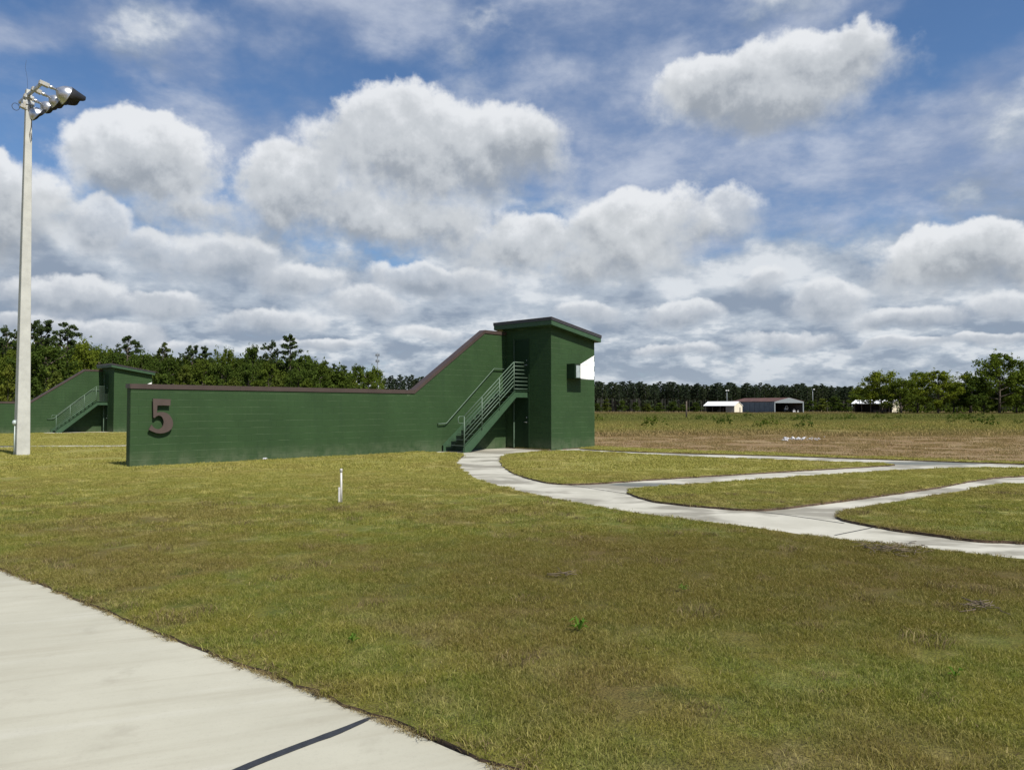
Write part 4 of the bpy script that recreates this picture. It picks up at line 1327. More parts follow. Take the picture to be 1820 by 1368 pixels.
# machinery parked inside
mx = hx1 + Wd * .48
T_ = empty('farm_machine', (mx, Y + 2.5, 0), .4, cat='machinery', label='pale spindly farm implement parked inside the open hangar')
mb = MB(); mb.tube([(-.9, 0, .6), (-.2, 0, 2.3), (.5, 0, 2.6), (1.3, 0, 1.4)], .16, 6); mb.tube([(-.2, .1, 2.2), (.9, .1, .7)], .12, 6); mb.box(-.6, .6, -.4, .4, 1.1, 1.7); mb.build('frame', MATS['machinery'], T_)
for x in (-.9, 1.0):
    mb = MB(); mb.lathe([(.001, -.15), (.55, -.15), (.62, 0), (.55, .15), (.001, .15)], Matrix.Translation((x, -.5, .6)) @ Matrix.Rotation(math.pi / 2, 4, 'X'), 14); mb.build('wheel', MATS['black_metal'], T_)
for k, (u, w, h) in enumerate(((.72, .9, .9), (.86, .7, .6))):
    mb = MB(); mb.box(-w / 2, w / 2, -.5, .5, .25, h); mb.tube([(-w / 2, -.5, h), (0, -.5, h + .4), (w / 2, -.5, h)], .05, 6)
    for x in (-w / 3, w / 3): mb.lathe([(.001, -.1), (.25, -.1), (.25, .1), (.001, .1)], Matrix.Translation((x, -.5, .25)) @ Matrix.Rotation(math.pi / 2, 4, 'X'), 10)
    o = mb.build('implement', MATS['machinery'] if k else MATS['rubbish_white'], None, loc=(hx1 + Wd * u, Y + 1.5, 0)); tag(o, ('low white wheeled implement beside the machine in the hangar mouth', 'grey wheeled implement nearest the right post of the hangar mouth')[k], 'machinery')

# field post, yard light poles, radio mast
gx, gy = ground(1220, 742.5)
mb = MB(); mb.tube([(0, 0, -.3), (.02, 0, z_at(713, gy))], [.13, .10], 8)
o = mb.build('field_post', MATS['weathered_wood'], None, loc=(gx, gy, 0)); tag(o, 'lone dark wooden post standing in the green field left of the sheds', 'post')
for (px, yt, Yd, lb) in ((1292, 694, 340, 'thin pale yard light pole rising behind the leftmost shed'), (1444.5, 692, 345, 'thin yard light pole with a white lamp right of the hangar')):
    S = empty('yard_light', (at_depth(px, Yd), Yd, 0), 0, cat='light pole', label=lb)
    zt = z_at(yt, Yd)
    mb = MB(); mb.tube([(0, 0, 0), (0, 0, zt)], [.16, .10], 8); mb.build('pole', MATS['pale_steel'], S)
    mb = MB(); mb.bar((0, 0, zt), (.7, -.2, zt + .1), .08, .08); mb.build('arm', MATS['pale_steel'], S)
    for dx_ in ((-.35, .55) if px < 1400 else (.45,)):
        mb = MB(); mb.box(dx_ - .3, dx_ + .3, -.5, 0, zt - .15, zt + .25); mb.build('lamp', MATS['white_paint'], S, bevel=.04)
Ym = 900
M_ = empty('radio_mast', (at_depth(670.5, Ym), Ym, 0), 0, cat='mast', label='distant thin cell mast with two tiers of antennas above the left treeline')
zt = z_at(627, Ym)
mb = MB(); mb.tube([(0, 0, 0), (0, 0, zt)], [1.1, .55], 8); mb.build('pole', MATS['mast_steel'], M_)
for (z, r_) in ((zt - 2.5, 2.3), (zt - 9.5, 2.0)):
    mb = MB()
    for a in np.linspace(0, 2 * math.pi, 7)[:-1]:
        mb.bar((r_ * math.cos(a + .3), r_ * math.sin(a + .3), z - 1.4), (r_ * math.cos(a + .3), r_ * math.sin(a + .3), z + 1.4), .6, .35, up=(0, 1, 0)); mb.tube([(0, 0, z), (r_ * math.cos(a + .3), r_ * math.sin(a + .3), z)], .12, 5)
    mb.build('antenna_array', MATS['mast_steel'], M_)
# ------------------------------------------------------------------ trees
def leaf_quads(centres, radii, per, size, rg, flat=1.0, elong=1.35):
    """leaf clusters on clump shells -> verts, faces"""
    C = np.repeat(centres, per, axis=0); Rr = np.repeat(radii, per)
    n = len(C)
    u = rg.normal(size=(n, 3)); u /= np.linalg.norm(u, axis=1)[:, None]
    rad = Rr * (rg.random(n) ** .45)
    pos = C + u * rad[:, None] * np.array([1, 1, flat])
    # leaf plane: loosely facing outward and up
    nrm = u * .7 + rg.normal(size=(n, 3)) * .55 + np.array([0, 0, .45]); nrm /= np.linalg.norm(nrm, axis=1)[:, None]
    t = rg.normal(size=(n, 3)); t -= nrm * (t * nrm).sum(1)[:, None]; t /= np.linalg.norm(t, axis=1)[:, None]
    b = np.cross(nrm, t)
    s = size * (.6 + .8 * rg.random(n))
    t = t * (s * elong)[:, None] * .5; b = b * s[:, None] * .5
    V = np.stack([pos - t * .9, pos - b * .8 + t * .1, pos + t, pos + b * .8 + t * .05], 1).reshape(-1, 3)
    F = np.arange(n * 4).reshape(n, 4)
    return V, F

def tree_meshes(kind, seed):
    rg = np.random.default_rng(seed); rd = random.Random(seed)
    mb = MB(); cen, rad = [], []
    if kind in ('oak', 'column'):
        H = 10.0; W = 4.2 if kind == 'oak' else 2.6
        th = H * rd.uniform(.11, .17)
        bend = (rd.uniform(-.3, .3), rd.uniform(-.3, .3))
        tp = [(0, 0, -.2), (bend[0] * .3, bend[1] * .3, th), (bend[0], bend[1], H * .55), (bend[0] * 1.6, bend[1] * 1.6, H * .9)]
        mb.tube(tp, [.24, .18, .12, .03], 7)
        nl = 19 if kind == 'oak' else 16
        for i in range(nl):
            f = (i + .5) / nl; a = i * 2.4 + rd.uniform(-.4, .4); z0 = th * .8 + f * (H * .80 - th * .8)
            prof = math.sin(math.pi * min(1, .18 + .80 * f) ** .8) if kind == 'oak' else math.sin(math.pi * (.15 + .75 * f)) ** .7
            ln = W * (.45 + .6 * prof) * rd.uniform(.65, 1.12)
            e = (bend[0] + math.cos(a) * ln, bend[1] + math.sin(a) * ln, min(H * .97, z0 + ln * rd.uniform(.25, .6)))
            m_ = tuple((bend[k] * f if k < 2 else z0) * .45 + e[k] * .55 + rd.uniform(-.2, .2) for k in range(3))
            mb.tube([(bend[0] * f, bend[1] * f, z0), m_, e], [.10, .06, .02], 5, caps=False)
            for j in range(4):
                w = .50 + .22 * j
                c = [bend[0] * f * (1 - w) + e[0] * w + rd.uniform(-.5, .5), bend[1] * f * (1 - w) + e[1] * w + rd.uniform(-.5, .5), z0 * (1 - w) + e[2] * w + rd.uniform(-.3, .45)]
                cen.append(c); rad.append(rd.uniform(.55, 1.15))
        for j in range(7):
            cen.append([bend[0] * 1.6 + rd.uniform(-1, 1), bend[1] * 1.6 + rd.uniform(-1, 1), H * rd.uniform(.80, .97)]); rad.append(rd.uniform(.4, .85))
        V, F = leaf_quads(np.array(cen), np.array(rad), 74 if kind == 'oak' else 64, .27, rg, .8)
        # stray leaf sprays that break the outline
        k = 260; c2 = np.array(cen)[rg.integers(0, len(cen), k)] + np.clip(rg.normal(size=(k, 3)), -1.4, 1.4) * .62
        V2, F2 = leaf_quads(c2, np.full(k, .30), 6, .22, rg)
    elif kind == 'pine':
        H = 10.0
        mb.tube([(0, 0, -.2), (.05, .03, 4), (-.03, .05, 7.5), (0, 0, 9.8)], [.15, .12, .08, .02], 7)
        nl = 30
        for i in range(nl):
            f = (i + .5) / nl; z0 = 3.6 + f * 6.0; a = i * 2.4 + rd.uniform(-.5, .5)
            ln = (2.5 * (1 - f) ** .62 + .35) * rd.uniform(.55, 1.15) * (.75 if f < .12 else 1)
            e = (math.cos(a) * ln, math.sin(a) * ln, z0 + ln * rd.uniform(.02, .38))
            mb.tube([(0, 0, z0), e], [.045, .012], 4, caps=False)
            for j in range(3):
                w = .45 + .28 * j
                cen.append([e[0] * w + rd.uniform(-.12, .12), e[1] * w + rd.uniform(-.12, .12), z0 + (e[2] - z0) * w + .08]); rad.append(rd.uniform(.26, .50))
        V, F = leaf_quads(np.array(cen), np.array(rad), 42, .17, rg, .5, 1.9)
        V2, F2 = leaf_quads(np.array([[0, 0, 9.8], [0, 0, 9.5]]), np.array([.25, .3]), 30, .15, rg)
    elif kind == 'tallpine':      # spreading flat topped old pine
        H = 10.0
        mb.tube([(0, 0, -.2), (.1, 0, 4), (-.1, .1, 7), (.1, 0, 9.4)], [.20, .16, .11, .03], 7)
        for i in range(26):
            f = (i + .5) / 26; z0 = 4.9 + f * 4.5; a = i * 2.4 + rd.uniform(-.5, .5)
            ln = rd.uniform(.7, 2.4) * (1.1 - 1.5 * (f - .35) ** 2)
            e = (math.cos(a) * ln, math.sin(a) * ln, z0 + rd.uniform(.2, .9))
            mb.tube([(0, 0, z0), (e[0] * .5, e[1] * .5, z0 + .12), e], [.07, .045, .015], 4, caps=False)
            for j in range(5):
                cen.append([e[0] * (.60 + .13 * j) + rd.uniform(-.3, .3), e[1] * (.65 + .13 * j) + rd.uniform(-.3, .3), e[2] + rd.uniform(-.2, .3)]); rad.append(rd.uniform(.18, .42))
        V, F = leaf_quads(np.array(cen), np.array(rad), 46, .15, rg, .6, 1.7)
        V2, F2 = leaf_quads(np.array([[.1, 0, 9.6]]), np.array([.4]), 40, .15, rg)
    elif kind == 'plantation':    # bare pole with a small dark head
        H = 10.0
        mb.tube([(0, 0, -.2), (0, 0, 9.4)], [.105, .035], 5)
        for i in range(24):
            f = i / 23; z0 = 4.6 + f * 5.0; a = i * 2.4
            ln = (1.15 * (1 - (f - .35) ** 2 * 1.5)) * rd.uniform(.5, 1.05)
            for j in (.5, 1.0):
                cen.append([math.cos(a) * ln * j, math.sin(a) * ln * j, z0 + .2 * j]); rad.append(rd.uniform(.20, .40))
        V, F = leaf_quads(np.array(cen), np.array(rad), 34, .19, rg, .75, 1.5)
        V2, F2 = leaf_quads(np.array([[0, 0, 9.7]]), np.array([.3]), 20, .2, rg)
    else:                         # sapling / bush
        H = 10.0
        mb.tube([(0, 0, -.2), (0, 0, 7.5)], [.14, .04], 5)
        for i in range(34):
            f = rd.random(); a = rd.uniform(0, 6.3); ln = 3.0 * (1 - f) ** .6 * rd.uniform(.2, 1.0)
            cen.append([math.cos(a) * ln, math.sin(a) * ln, .8 + f * 8.4]); rad.append(rd.uniform(.7, 1.2) * (1.1 - .5 * f))
        V, F = leaf_quads(np.array(cen), np.array(rad), 42, .42, rg, .9)
        k = 120; c2 = np.array(cen)[rg.integers(0, len(cen), k)] + rg.normal(size=(k, 3)) * .7
        V2, F2 = leaf_quads(c2, np.full(k, .3), 4, .32, rg)
    V = np.vstack([V, V2]); F = np.vstack([F, F2 + (F2.min() * 0) + len(V) - len(V2)])
    return mb, V, F

LIB = {}
def tree_lib(kind, n, leafmat, barkmat):
    key = (kind, leafmat)
    if key not in LIB:
        out = []
        for k in range(n):
            mb, V, F = tree_meshes(kind, 100 + k * 17 + len(kind))
            out.append((mb.mesh('trunk', MATS[barkmat]), mesh_np('crown', V, F, MATS[leafmat])))
        LIB[key] = out
    return LIB[key]

def plant(kind, leafmat, px, top, Y, wpx, name, cat, label, group=None, barkmat='bark', n=4, zbase=None, k=None):
    """tree whose top stands at image row 'top' when seen from the photo's station, crown about wpx wide"""
    X = at_depth(px, Y); zb = float(hgt(X, Y)) if zbase is None else zbase
    Ht = z_at(top, Y) - zb
    lib = tree_lib(kind, n, leafmat, barkmat)
    tm, cm = lib[random.randrange(len(lib)) if k is None else k % len(lib)]
    o = link(name, None, None, (X, Y, zb), (0, 0, random.uniform(0, 6.28)))
    o.empty_display_size = .3
    nat = {'oak': 6.6, 'column': 4.8, 'pine': 4.8, 'tallpine': 4.8, 'plantation': 2.3, 'bush': 6.0}[kind]
    sw_ = (wpx / FOC * Y) / nat; o.scale = (sw_, sw_, Ht / 10.0)
    tag(o, label, cat, group)
    link('trunk', tm, o); link('crown', cm, o)
    return o

# left wood, tree by tree
LW = [  # px, top, depth, width px, kind, leaf, name, label
    (-28, 600, 150, 60, 'oak', 'leaf_broad', 'dark round topped oak cut by the left edge of the photo'),
    (10, 583, 158, 44, 'tallpine', 'needle', 'sparse dark pine above the trees left of the light pole'),
    (72, 572, 150, 74, 'tallpine', 'needle', 'tallest spreading flat topped pine just right of the light pole'),
    (118, 578, 156, 66, 'tallpine', 'needle', 'flat topped spreading pine right of the tallest one'),
    (22, 618, 140, 62, 'oak', 'leaf_broad', 'broad dark tree crossed by the light pole'),
    (84, 612, 138, 84, 'oak', 'leaf_broad', 'broad mid green tree beneath the flat topped pines'),
    (152, 602, 150, 42, 'column', 'leaf_bright', 'bright yellow green tree behind the roof of the farther tower'),
    (176, 612, 152, 36, 'column', 'leaf_bright', 'second bright green narrow tree right beside the first'),
    (226, 599, 165, 50, 'tallpine', 'needle', 'thin open pine standing over the farther tower'),
    (202, 622, 150, 50, 'oak', 'leaf_broad', 'dark tree behind the left side of the farther tower roof'),
    (250, 622, 155, 56, 'oak', 'leaf_broad', 'dark rounded tree behind the right side of the farther tower roof'),
    (288, 612, 168, 40, 'tallpine', 'needle', 'open topped pine above the 5'),
    (300, 634, 150, 52, 'oak', 'leaf_broad', 'dark tree directly above the numeral on the wall'),
    (327, 642, 132, 46, 'bush', 'leaf_pale', 'pale yellow green young tree in front of the dark wood'),
    (341, 616, 170, 42, 'tallpine', 'needle', 'pine with ragged crown above the pale young tree'),
    (364, 614, 170, 46, 'pine', 'needle', 'dark pointed pine right of the ragged one'),
    (358, 634, 150, 54, 'oak', 'leaf_broad', 'rounded dark tree under the pointed pine'),
    (402, 616, 168, 36, 'oak', 'leaf_broad', 'narrow dark oak rising beside a gap of sky'),
    (396, 640, 150, 50, 'oak', 'leaf_broad', 'low dark tree below the narrow oak'),
    (447, 612, 165, 44, 'oak', 'leaf_broad', 'tall rounded oak left of the twin pines'),
    (440, 646, 148, 52, 'oak', 'leaf_broad', 'low mid green tree under the tall rounded oak'),
    (481, 608, 172, 38, 'tallpine', 'needle', 'shorter of the twin pines, on the left'),
    (515, 593, 170, 58, 'pine', 'needle', 'tallest layered pine of the middle wood with a bare trunk'),
    (478, 642, 150, 50, 'oak', 'leaf_broad', 'dark tree filling under the twin pines'),
    (543, 627, 168, 52, 'oak', 'leaf_broad', 'rounded dark tree right of the layered pine'),
    (532, 652, 150, 44, 'oak', 'leaf_broad', 'lower tree at the foot of the layered pine'),
    (570, 640, 172, 46, 'oak', 'leaf_broad', 'sloping shouldered tree where the wood falls away'),
    (578, 641, 195, 26, 'pine', 'needle', 'small pointed pine on the falling shoulder of the wood'),
    (594, 645, 200, 26, 'pine', 'needle', 'next small pine to the right on the falling shoulder'),
    (611, 648, 200, 28, 'pine', 'needle', 'third small dark pine on the falling shoulder'),
    (594, 662, 180, 46, 'oak', 'leaf_broad', 'low dark tree under the small pines'),
    (633, 647, 205, 38, 'oak', 'leaf_broad', 'round open tree left of the radio mast'),
    (628, 668, 190, 36, 'bush', 'leaf_pale', 'low pale bush beneath the round open tree'),
    (652, 656, 195, 40, 'oak', 'leaf_bright', 'bright leafy tree with a tuft below the radio mast'),
    (668, 651, 205, 24, 'column', 'leaf_bright', 'narrow bright tree at the right end of the near wood'),
]
for i, (px, top, Y_, w, kd, lf, lb) in enumerate(LW):
    nm = {'oak': 'oak_tree', 'column': 'poplar_tree', 'pine': 'pine_tree', 'tallpine': 'pine_tree', 'bush': 'young_tree'}[kd]
    plant(kd, lf, px, top, Y_, w, nm, 'tree', lb, 'trees of the wood at the left', k=i)
# undergrowth in front of the wood, left end
for i, (px, top, Y_, w, lf, lb) in enumerate(((14, 642, 118, 40, 'leaf_pale', 'pale slender young tree left of the light pole, before the dark wood'), (-12, 650, 120, 40, 'leaf_pale', 'pale young tree at the very left edge'),
        (60, 664, 120, 44, 'leaf_broad', 'dark bush just right of the light pole above the low wall'), (100, 655, 122, 50, 'leaf_pale', 'mid green bush above the ramp of the farther wall'),
        (135, 652, 124, 44, 'leaf_broad', 'dark bush left of the farther tower'), (168, 640, 126, 44, 'leaf_bright', 'bright bush touching the roof of the farther tower'),
        (290, 655, 128, 50, 'leaf_broad', 'bush between the farther tower roof and the pale young tree'), (262, 650, 132, 40, 'leaf_broad', 'bush peeping over the low end of the farther roof'),
        (372, 662, 130, 50, 'leaf_broad', 'low bush over the wall top right of the pale young tree'), (414, 664, 132, 46, 'leaf_pale', 'second low bush over the wall top'),
        (452, 668, 135, 50, 'leaf_broad', 'third low bush over the wall top'), (492, 668, 140, 44, 'leaf_pale', 'fourth low bush over the wall top, below the twin pines'),
        (545, 668, 142, 50, 'leaf_broad', 'fifth low bush over the wall top, right of the bare trunk'), (585, 672, 150, 46, 'leaf_broad', 'last low dark bush before the wood thins out'))):
    plant('bush', lf, px, top, Y_, w, 'bush', 'bush', lb, 'undergrowth along the left wood', k=i)
# dark mass of wood behind, nobody could count it
def wood_mass(name, pts, label, kind, leaf, seed, hfrac=1.0):
    rg = np.random.default_rng(seed)
    lib = tree_lib(kind, 4, leaf, 'bark_far')
    g = bpy.data.node_groups.new(name, 'GeometryNodeTree')
    Vs, Fs, b = [], [], 0
    for (X, Y_, s, hs) in pts:
        me = lib[rg.integers(len(lib))][1]
        nv = len(me.vertices); co = np.empty(nv * 3, np.float32); me.vertices.foreach_get('co', co); co = co.reshape(-1, 3)
        nf = nv // 4
        step = 5
        sel = np.arange(0, nf, step)
        q = co.reshape(nf, 4, 3)[sel]
        c = q.mean(1, keepdims=True); q = c + (q - c) * 1.9
        a = rg.random() * 6.28
        R_ = np.array([[math.cos(a), -math.sin(a), 0], [math.sin(a), math.cos(a), 0], [0, 0, 1]])
        q = (q.reshape(-1, 3) @ R_.T) * np.array([s, s, hs]) + np.array([X, Y_, 0])
        Vs.append(q); Fs.append(np.arange(len(q)).reshape(-1, 4) + b); b += len(q)
    o = link(name, mesh_np(name, np.vstack(Vs), np.vstack(Fs), MATS[leaf]))
    tag(o, label, kind='stuff')
pts = []
for k in range(64):
    px = -80 + 690 * (k / 63); Y_ = 182 + random.uniform(-8, 26)
    top = np.interp(px, [-80, 60, 190, 300, 420, 540, 600, 680], [606, 598, 622, 630, 636, 634, 656, 668]) + random.uniform(-3, 9)
    X = at_depth(px, Y_); pts.append((X, Y_, .95, (z_at(top, Y_) + .2) / 10))
wood_mass('woodland', pts, 'dark depth of the left wood behind its front trees', 'oak', 'leaf_broad', 5)

# far pine plantation: front ranks tree by tree
glabel = 'slender dark plantation pine with a bare pole and small head in the far straight rows'
G1 = 'pines of the far plantation edge'
k = 0
for px in np.concatenate([np.arange(684, 762, 6.2), np.arange(1040, 1546, 4.0), np.arange(1546, 1900, 9.0)]):
    Y_ = 400 + random.uniform(-10, 22); px = px + random.uniform(-1.6, 1.6)
    base = 668 if px < 800 else np.interp(px, [1040, 1200, 1400, 1900], [677, 681, 683, 694])
    top = base + random.uniform(-3.5, 6)
    plant('plantation', 'needle_far', px, top, Y_, random.uniform(13, 19), 'pine_tree', 'tree', glabel, G1, barkmat='bark_far', n=6, zbase=0.0)
# ranks behind as one mass: heads and poles
pts = []; poles = MB()
for k in range(270):
    px = random.uniform(680, 1930); Y_ = 430 + random.uniform(0, 60)
    base = 671 if px < 800 else np.interp(px, [1000, 1200, 1400, 1900], [680, 683, 685, 696])
    X = at_depth(px, Y_); h = z_at(base + random.uniform(-2, 8), Y_) / 10
    pts.append((X, Y_, 1.9, h))
wood_mass('pine_rows', pts, 'massed rows of dark plantation pines behind the front rank', 'plantation', 'needle_far', 6)
for k in range(260):
    px = random.choice([random.uniform(680, 770), random.uniform(1030, 1930), random.uniform(1030, 1930), random.uniform(1030, 1930), random.uniform(1030, 1930)]); Y_ = 425 + random.uniform(0, 60); X = at_depth(px, Y_)
    poles.tube([(X, Y_, 0), (X, Y_, 12)], [.20, .14], 4, caps=False)
o = poles.build('pine_poles', MATS['bark_far']); tag(o, 'crowded bare poles of the pines deep inside the plantation', kind='stuff')
# dark undergrowth and gloom filling the depth of the plantation
rg = np.random.default_rng(8)
n = 2600; px_ = rg.uniform(680, 1940, int(n * 1.4)); Yv = 500 + rg.uniform(0, 40, len(px_))
cc = np.column_stack([(px_ - CX) / FOC * Yv, Yv, rg.uniform(0, 12.5, len(px_)) * np.where(px_ > 1600, .75, 1)])
V, F = leaf_quads(cc, np.full(len(cc), 2.2), 14, 2.2, rg)
tag(link('undergrowth', mesh_np('undergrowth', V, F, MATS['needle_far'])), 'dark tangle filling the depth of the plantation', kind='stuff')

# bushes along the foot of the plantation
sp = [(1078, 706, 16, 'leaf_pale', 'pale green sapling nearest the tower at the foot of the pines'), (1106, 709, 18, 'leaf_broad', 'dark sapling second from the tower'), (1128, 712, 18, 'leaf_broad', 'low bush third from the tower'),
      (1150, 716, 22, 'leaf_pale', 'pale low bush in the middle of the open stretch of pines'), (1172, 714, 20, 'leaf_broad', 'dark bush left of the field post'), (1196, 712, 22, 'leaf_broad', 'taller dark bush just left of the field post'),
      (1214, 717, 18, 'leaf_broad', 'bush right behind the field post'), (1236, 714, 22, 'leaf_broad', 'rounded bush touching the left end of the small shed'), (1330, 716, 14, 'leaf_broad', 'dark bush between the first shed and the hangar'),
      (1442, 710, 26, 'leaf_broad', 'leafy tree just right of the hangar'), (1462, 705, 24, 'leaf_pale', 'lighter leafy tree second right of the hangar'), (1484, 704, 28, 'leaf_broad', 'round leafy tree third right of the hangar'), (1503, 716, 20, 'leaf_broad', 'low dark bush left of the half hidden shed'),
      (1062, 715, 16, 'leaf_broad', 'bush at the tower wall edge')]
for i, (px, top, w, lf, lb) in enumerate(sp):
    plant('bush', lf, px, top, 345 + random.uniform(-8, 8), w * 1.25, 'bush', 'bush', lb, 'bushes along the foot of the pines', k=i, zbase=0.0)
o = None
# right-hand leafy group
RG = [(1533, 690, 34, 'oak', 'leaf_bright', 'low bright leafy tree at the left end of the right hand group'), (1568, 658, 54, 'oak', 'leaf_bright', 'first broad bright tree of the right hand group, over the half hidden shed'),
      (1602, 672, 48, 'oak', 'leaf_broad', 'lower darker tree second in the right hand group'), (1630, 659, 46, 'oak', 'leaf_bright', 'bright rounded tree third in the right hand group'),
      (1667, 656, 60, 'oak', 'leaf_bright', 'broad bright tree fourth in the right hand group'), (1694, 676, 40, 'oak', 'leaf_broad', 'low dark tree between the broad bright one and the spiky one'),
      (1724, 664, 50, 'column', 'leaf_broad', 'dark spiky topped tree left of the tallest'), (1748, 680, 40, 'oak', 'leaf_broad', 'low tree filling beneath the tallest, on its left'),
      (1776, 624, 66, 'oak', 'leaf_bright', 'tallest tree of the right hand group'), (1806, 664, 46, 'oak', 'leaf_broad', 'lower tree right of the tallest'),
      (1832, 642, 60, 'oak', 'leaf_bright', 'large tree cut by the right edge of the photo'), (1880, 650, 70, 'oak', 'leaf_broad', 'tree beyond the right edge')]
for i, (px, top, w, kd, lf, lb) in enumerate(RG):
    if px > 1860: continue
    plant(kd, lf, px, top, 235 + (i * 37 % 24) if i else 330, w * 1.1, 'leafy_tree', 'tree', lb, 'leafy trees in the group at the right', k=i, zbase=0.0)
rg = np.random.default_rng(9)
n = 420; px_ = rg.uniform(1590, 1900, n); Yv = 275 + rg.uniform(0, 12, n)
cc = np.column_stack([(px_ - CX) / FOC * Yv, Yv, rg.uniform(0.3, 4.6, n)])
V, F = leaf_quads(cc, np.full(len(cc), 1.0), 12, .6, rg)
tag(link('hedge_mass', mesh_np('hedge_mass', V, F, MATS['leaf_broad'])), 'dark scrub filling under the leafy trees at the right', kind='stuff')
# ------------------------------------------------------------------ grass, scattered with geometry nodes
def tuft_mesh(name, n, radius, h, w, mat, seed, lean=.5, seg=2):
    rg = np.random.default_rng(seed)
    a = rg.random(n) * 2 * np.pi; r = radius * np.sqrt(rg.random(n))
    base = np.column_stack([r * np.cos(a), r * np.sin(a), np.full(n, -.004)])
    hh = h * (.55 + .75 * rg.random(n)); ww = w * (.7 + .6 * rg.random(n))
    la = rg.random(n) * 2 * np.pi; ll = lean * (.2 + .9 * rg.random(n)) * hh
    side = rg.random(n) * 2 * np.pi
    s = np.column_stack([np.cos(side), np.sin(side), np.zeros(n)]) * (ww / 2)[:, None]
    L = np.column_stack([np.cos(la), np.sin(la), np.zeros(n)])
    mid = base + L * (ll * .35)[:, None] + np.array([0, 0, 1]) * (hh * .55)[:, None]
    tip = base + L * ll[:, None] + np.array([0, 0, 1]) * (hh * (1 - .25 * lean))[:, None]
    V = np.stack([base - s, base + s, mid + s * .8, mid - s * .8, tip], 1).reshape(-1, 3)
    me = bpy.data.meshes.new(name)
    F = []
    for i in range(n):
        b = i * 5; F += [(b, b + 1, b + 2, b + 3), (b + 3, b + 2, b + 4)]
    me.from_pydata([tuple(v) for v in V.tolist()], [], F)
    me.materials.append(MATS[mat]); me.update()
    return me

def scatter(name, pts, protos, label, smin, smax):
    """one stuff object: points carry scale/rotation, geometry nodes place random tufts"""
    n = len(pts)
    me = bpy.data.meshes.new(name); me.vertices.add(n); me.vertices.foreach_set('co', np.asarray(pts, np.float32).ravel())
    rg = np.random.default_rng(n)
    at = me.attributes.new('scl', 'FLOAT', 'POINT'); at.data.foreach_set('value', rg.uniform(smin, smax, n).astype(np.float32))
    at = me.attributes.new('rz', 'FLOAT', 'POINT'); at.data.foreach_set('value', (rg.random(n) * 6.283).astype(np.float32))
    o = link(name, me); tag(o, label, kind='stuff')
    coll = bpy.data.collections.new(name + '_source')
    for k, pm in enumerate(protos):
        po = bpy.data.objects.new(name + '_tuft', pm); coll.objects.link(po)
    g = bpy.data.node_groups.new(name + '_scatter', 'GeometryNodeTree')
    g.interface.new_socket('Geometry', in_out='INPUT', socket_type='NodeSocketGeometry')
    g.interface.new_socket('Geometry', in_out='OUTPUT', socket_type='NodeSocketGeometry')
    gi = g.nodes.new('NodeGroupInput'); go = g.nodes.new('NodeGroupOutput')
    ip = g.nodes.new('GeometryNodeInstanceOnPoints'); ci = g.nodes.new('GeometryNodeCollectionInfo')
    ci.inputs['Collection'].default_value = coll
    ci.inputs['Separate Children'].default_value = True; ci.inputs['Reset Children'].default_value = True
    ip.inputs['Pick Instance'].default_value = True
    rv = g.nodes.new('FunctionNodeRandomValue'); rv.data_type = 'INT'
    rv.inputs[4].default_value = 0; rv.inputs[5].default_value = len(protos) - 1
    na = g.nodes.new('GeometryNodeInputNamedAttribute'); na.data_type = 'FLOAT'; na.inputs['Name'].default_value = 'scl'
    nr = g.nodes.new('GeometryNodeInputNamedAttribute'); nr.data_type = 'FLOAT'; nr.inputs['Name'].default_value = 'rz'
    cx = g.nodes.new('ShaderNodeCombineXYZ')
    g.links.new(nr.outputs['Attribute'], cx.inputs[2])
    g.links.new(gi.outputs[0], ip.inputs['Points']); g.links.new(ci.outputs[0], ip.inputs['Instance'])
    g.links.new(rv.outputs[2], ip.inputs['Instance Index'])
    g.links.new(cx.outputs[0], ip.inputs['Rotation']); g.links.new(na.outputs['Attribute'], ip.inputs['Scale'])
    g.links.new(ip.outputs[0], go.inputs[0])
    md = o.modifiers.new('scatter', 'NODES'); md.node_group = g
    return o

rgs = np.random.default_rng(21)
half = math.tan(math.radians(40))
def frustum_pts(y0, y1, dens):
    area = half * (y1 * y1 - y0 * y0)
    n = int(area * dens)
    y = np.sqrt(rgs.uniform(y0 * y0, y1 * y1, n)); x = rgs.uniform(-1, 1, n) * y * half
    return np.column_stack([x, y])
lawn_mask_polys = dict(outer=dense(lawn_outer, 1.0), holes=[walk_outline, sidewalk], isl=[island1, island2, island3])
def on_lawn(P, far=True):
    m = inside(P, lawn_mask_polys['outer'])
    for h in lawn_mask_polys['holes']: m &= ~inside(P, h)
    for i in lawn_mask_polys['isl']: m |= inside(P, i)
    for f in far_walks: m &= ~inside(P, f)
    return m
def off_buildings(P):
    m = np.ones(len(P), bool)
    for o in (UNIT5, UNIT4):
        q = P - np.array(o[:2]); s = q @ np.array([D.x, D.y]); t = q @ np.array([NRM.x, NRM.y])
        m &= ~((s > -.02) & (s < 14.3) & (t > -.26) & (t < .02))
        m &= ~((s > 14.1) & (s < 16.84) & (t > -.3) & (t < 2.39))
    return m
